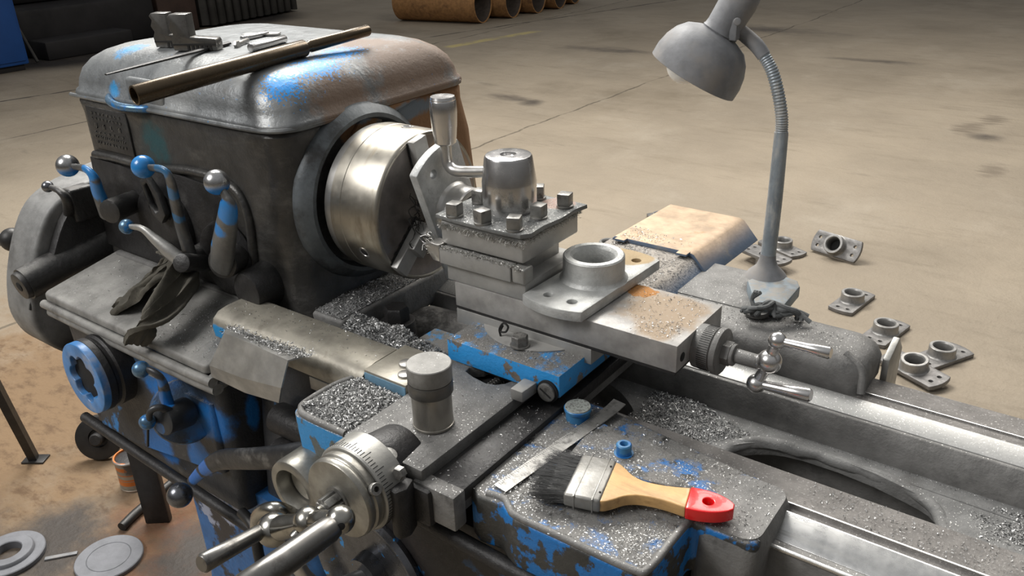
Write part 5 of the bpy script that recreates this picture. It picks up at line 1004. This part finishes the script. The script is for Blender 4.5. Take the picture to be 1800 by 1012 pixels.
part('rim', rev([(.0435, .096), (.0455, .098), (.0455, .102), (.0435, .104)], cc, (0, 0, 1), 44, True), 'sheet', CN)
single('steel_post', xf(box(-.034, .034, -.012, .012, 0, .62, .004), Matrix.Translation(Vector((-1.0380, -0.0825, 0.0000))) @ Matrix.Rotation(radians(38), 4, 'Z')), 'blackish', 'flat black steel post behind the long black rod', 'post', (-1.0380, -0.0825, 0.0000))
single('rubber_hose', tube([(-1.0861, -0.1643, 0.0130), (-1.1042, -0.1170, 0.0130), (-1.1179, -0.0676, 0.0130), (-1.1406, 0.0251, 0.0130)], .013, 14, 8), 'blackish', 'black hose on the floor behind the round plate', 'hose', (-1.1017, -0.1734, 0.0000))

# ================================================================== BACKGROUND
PG = 'large rusty pipes lying side by side'
labs = ['large rusty orange pipe with a dark open end, nearest and longest one', 'rusty pipe, second from the left in the row', 'rusty pipe, third from the left in the row', 'greenish rusty pipe, fourth in the row', 'reddish pipe, farthest in the row']
ends = [(-6.21, 8.05), (-6.12, 8.60), (-6.07, 9.12), (-6.05, 9.64), (-6.15, 10.2)]
for k, (ex, ey) in enumerate(ends):
    R = .245; t = thing('steel_pipe', labs[k], 'pipe', (ex, ey, 0), PG); c = Vector((ex, ey, R)); ad = Vector((-1, -.17, 0)).normalized(); L = 1.25
    part('pipe_wall', rev([(R - .012, 0), (R, 0), (R, L), (R - .012, L)], c, ad, 64, True), 'ruststeel', t)
    part('inner_lining', rev([(R - .0125, .012), (R - .0125, L - .01)], c, ad, 48), 'pipein', t); part('end_disc', cyl(c + ad * (L * .7), c + ad * (L * .7 + .01), R - .013, n=40), 'pipein', t)
CB = thing('blue_cabinet', 'blue steel cabinet in the far upper left corner', 'cabinet', (-9.0, 2.6, 0))
part('body', box(-9.5, -8.62, 1.8, 3.34, .06, 2.0, .02), 'cabinet', CB); part('plinth', box(-9.45, -8.66, 1.85, 3.30, 0, .07, .005), 'darkbox', CB)
part('door', box(-8.625, -8.605, 2.58, 3.31, .10, 1.95, .006), 'cabinet', CB); part('door', box(-8.625, -8.605, 1.83, 2.56, .10, 1.95, .006), 'cabinet', CB); part('door_handle', box(-8.606, -8.59, 2.60, 2.62, .9, 1.1, .004), 'blackish', CB)
DM = thing('dark_machine', 'large dark machine standing in shadow behind the headstock', 'machine', (-10.2, 4.8, 0))
part('base', box(-11.5, -9.35, 3.65, 5.35, 0, .52, .05), 'darkbox', DM); part('upper_body', box(-11.6, -9.9, 3.8, 5.6, .52, 1.9, .06), 'darkbox', DM)
part('apron_sheet', box(-9.35, -8.95, 3.7, 4.75, 0, .20, .02), 'darkbox', DM); part('leg', box(-9.5, -9.38, 5.10, 5.2, 0, .7, .01), 'darkbox', DM)
part('brace', tube([(-8.9, 3.55, .02), (-9.15, 3.5, .55)], .018, 8, 1, smooth=False), 'bin', DM)
single('brown_panel', box(-9.75, -9.45, 5.45, 6.02, 0, .95, .02), 'brownbox', 'dull brown panel beside the corrugated bin in the background', 'panel', (-9.6, 5.7, 0))
BN = thing('corrugated_bin', 'dull grey ribbed container in the background above the headstock', 'container', (-10.0, 7.0, 0))
ba, bb_ = Vector((-9.42, 6.12, 0)), Vector((-9.70, 7.95, 0)); bd = (bb_ - ba); bn = Vector((bd.y, -bd.x, 0)).normalized()
bd1 = bd.normalized()
part('shell', loft([([(ba + bd1 * 0 - bn * .75).xy[:], (bb_ - bn * .75).xy[:], (bb_ - bn * .12).xy[:], (bb_ - bn * .0 - bd1 * .1).xy[:], (ba + bd1 * .1).xy[:], (ba - bn * .1).xy[:]], z) for z in (.03, 1.1)]), 'bin', BN)
for k in range(12):
    c = ba + bd * ((k + .7) / 12.5)
    part('rib', cyl(c + Vector((0, 0, .03)) + bn * .01, c + Vector((0, 0, 1.1)) + bn * .01, .05, .05, 12, .004), 'bin', BN)
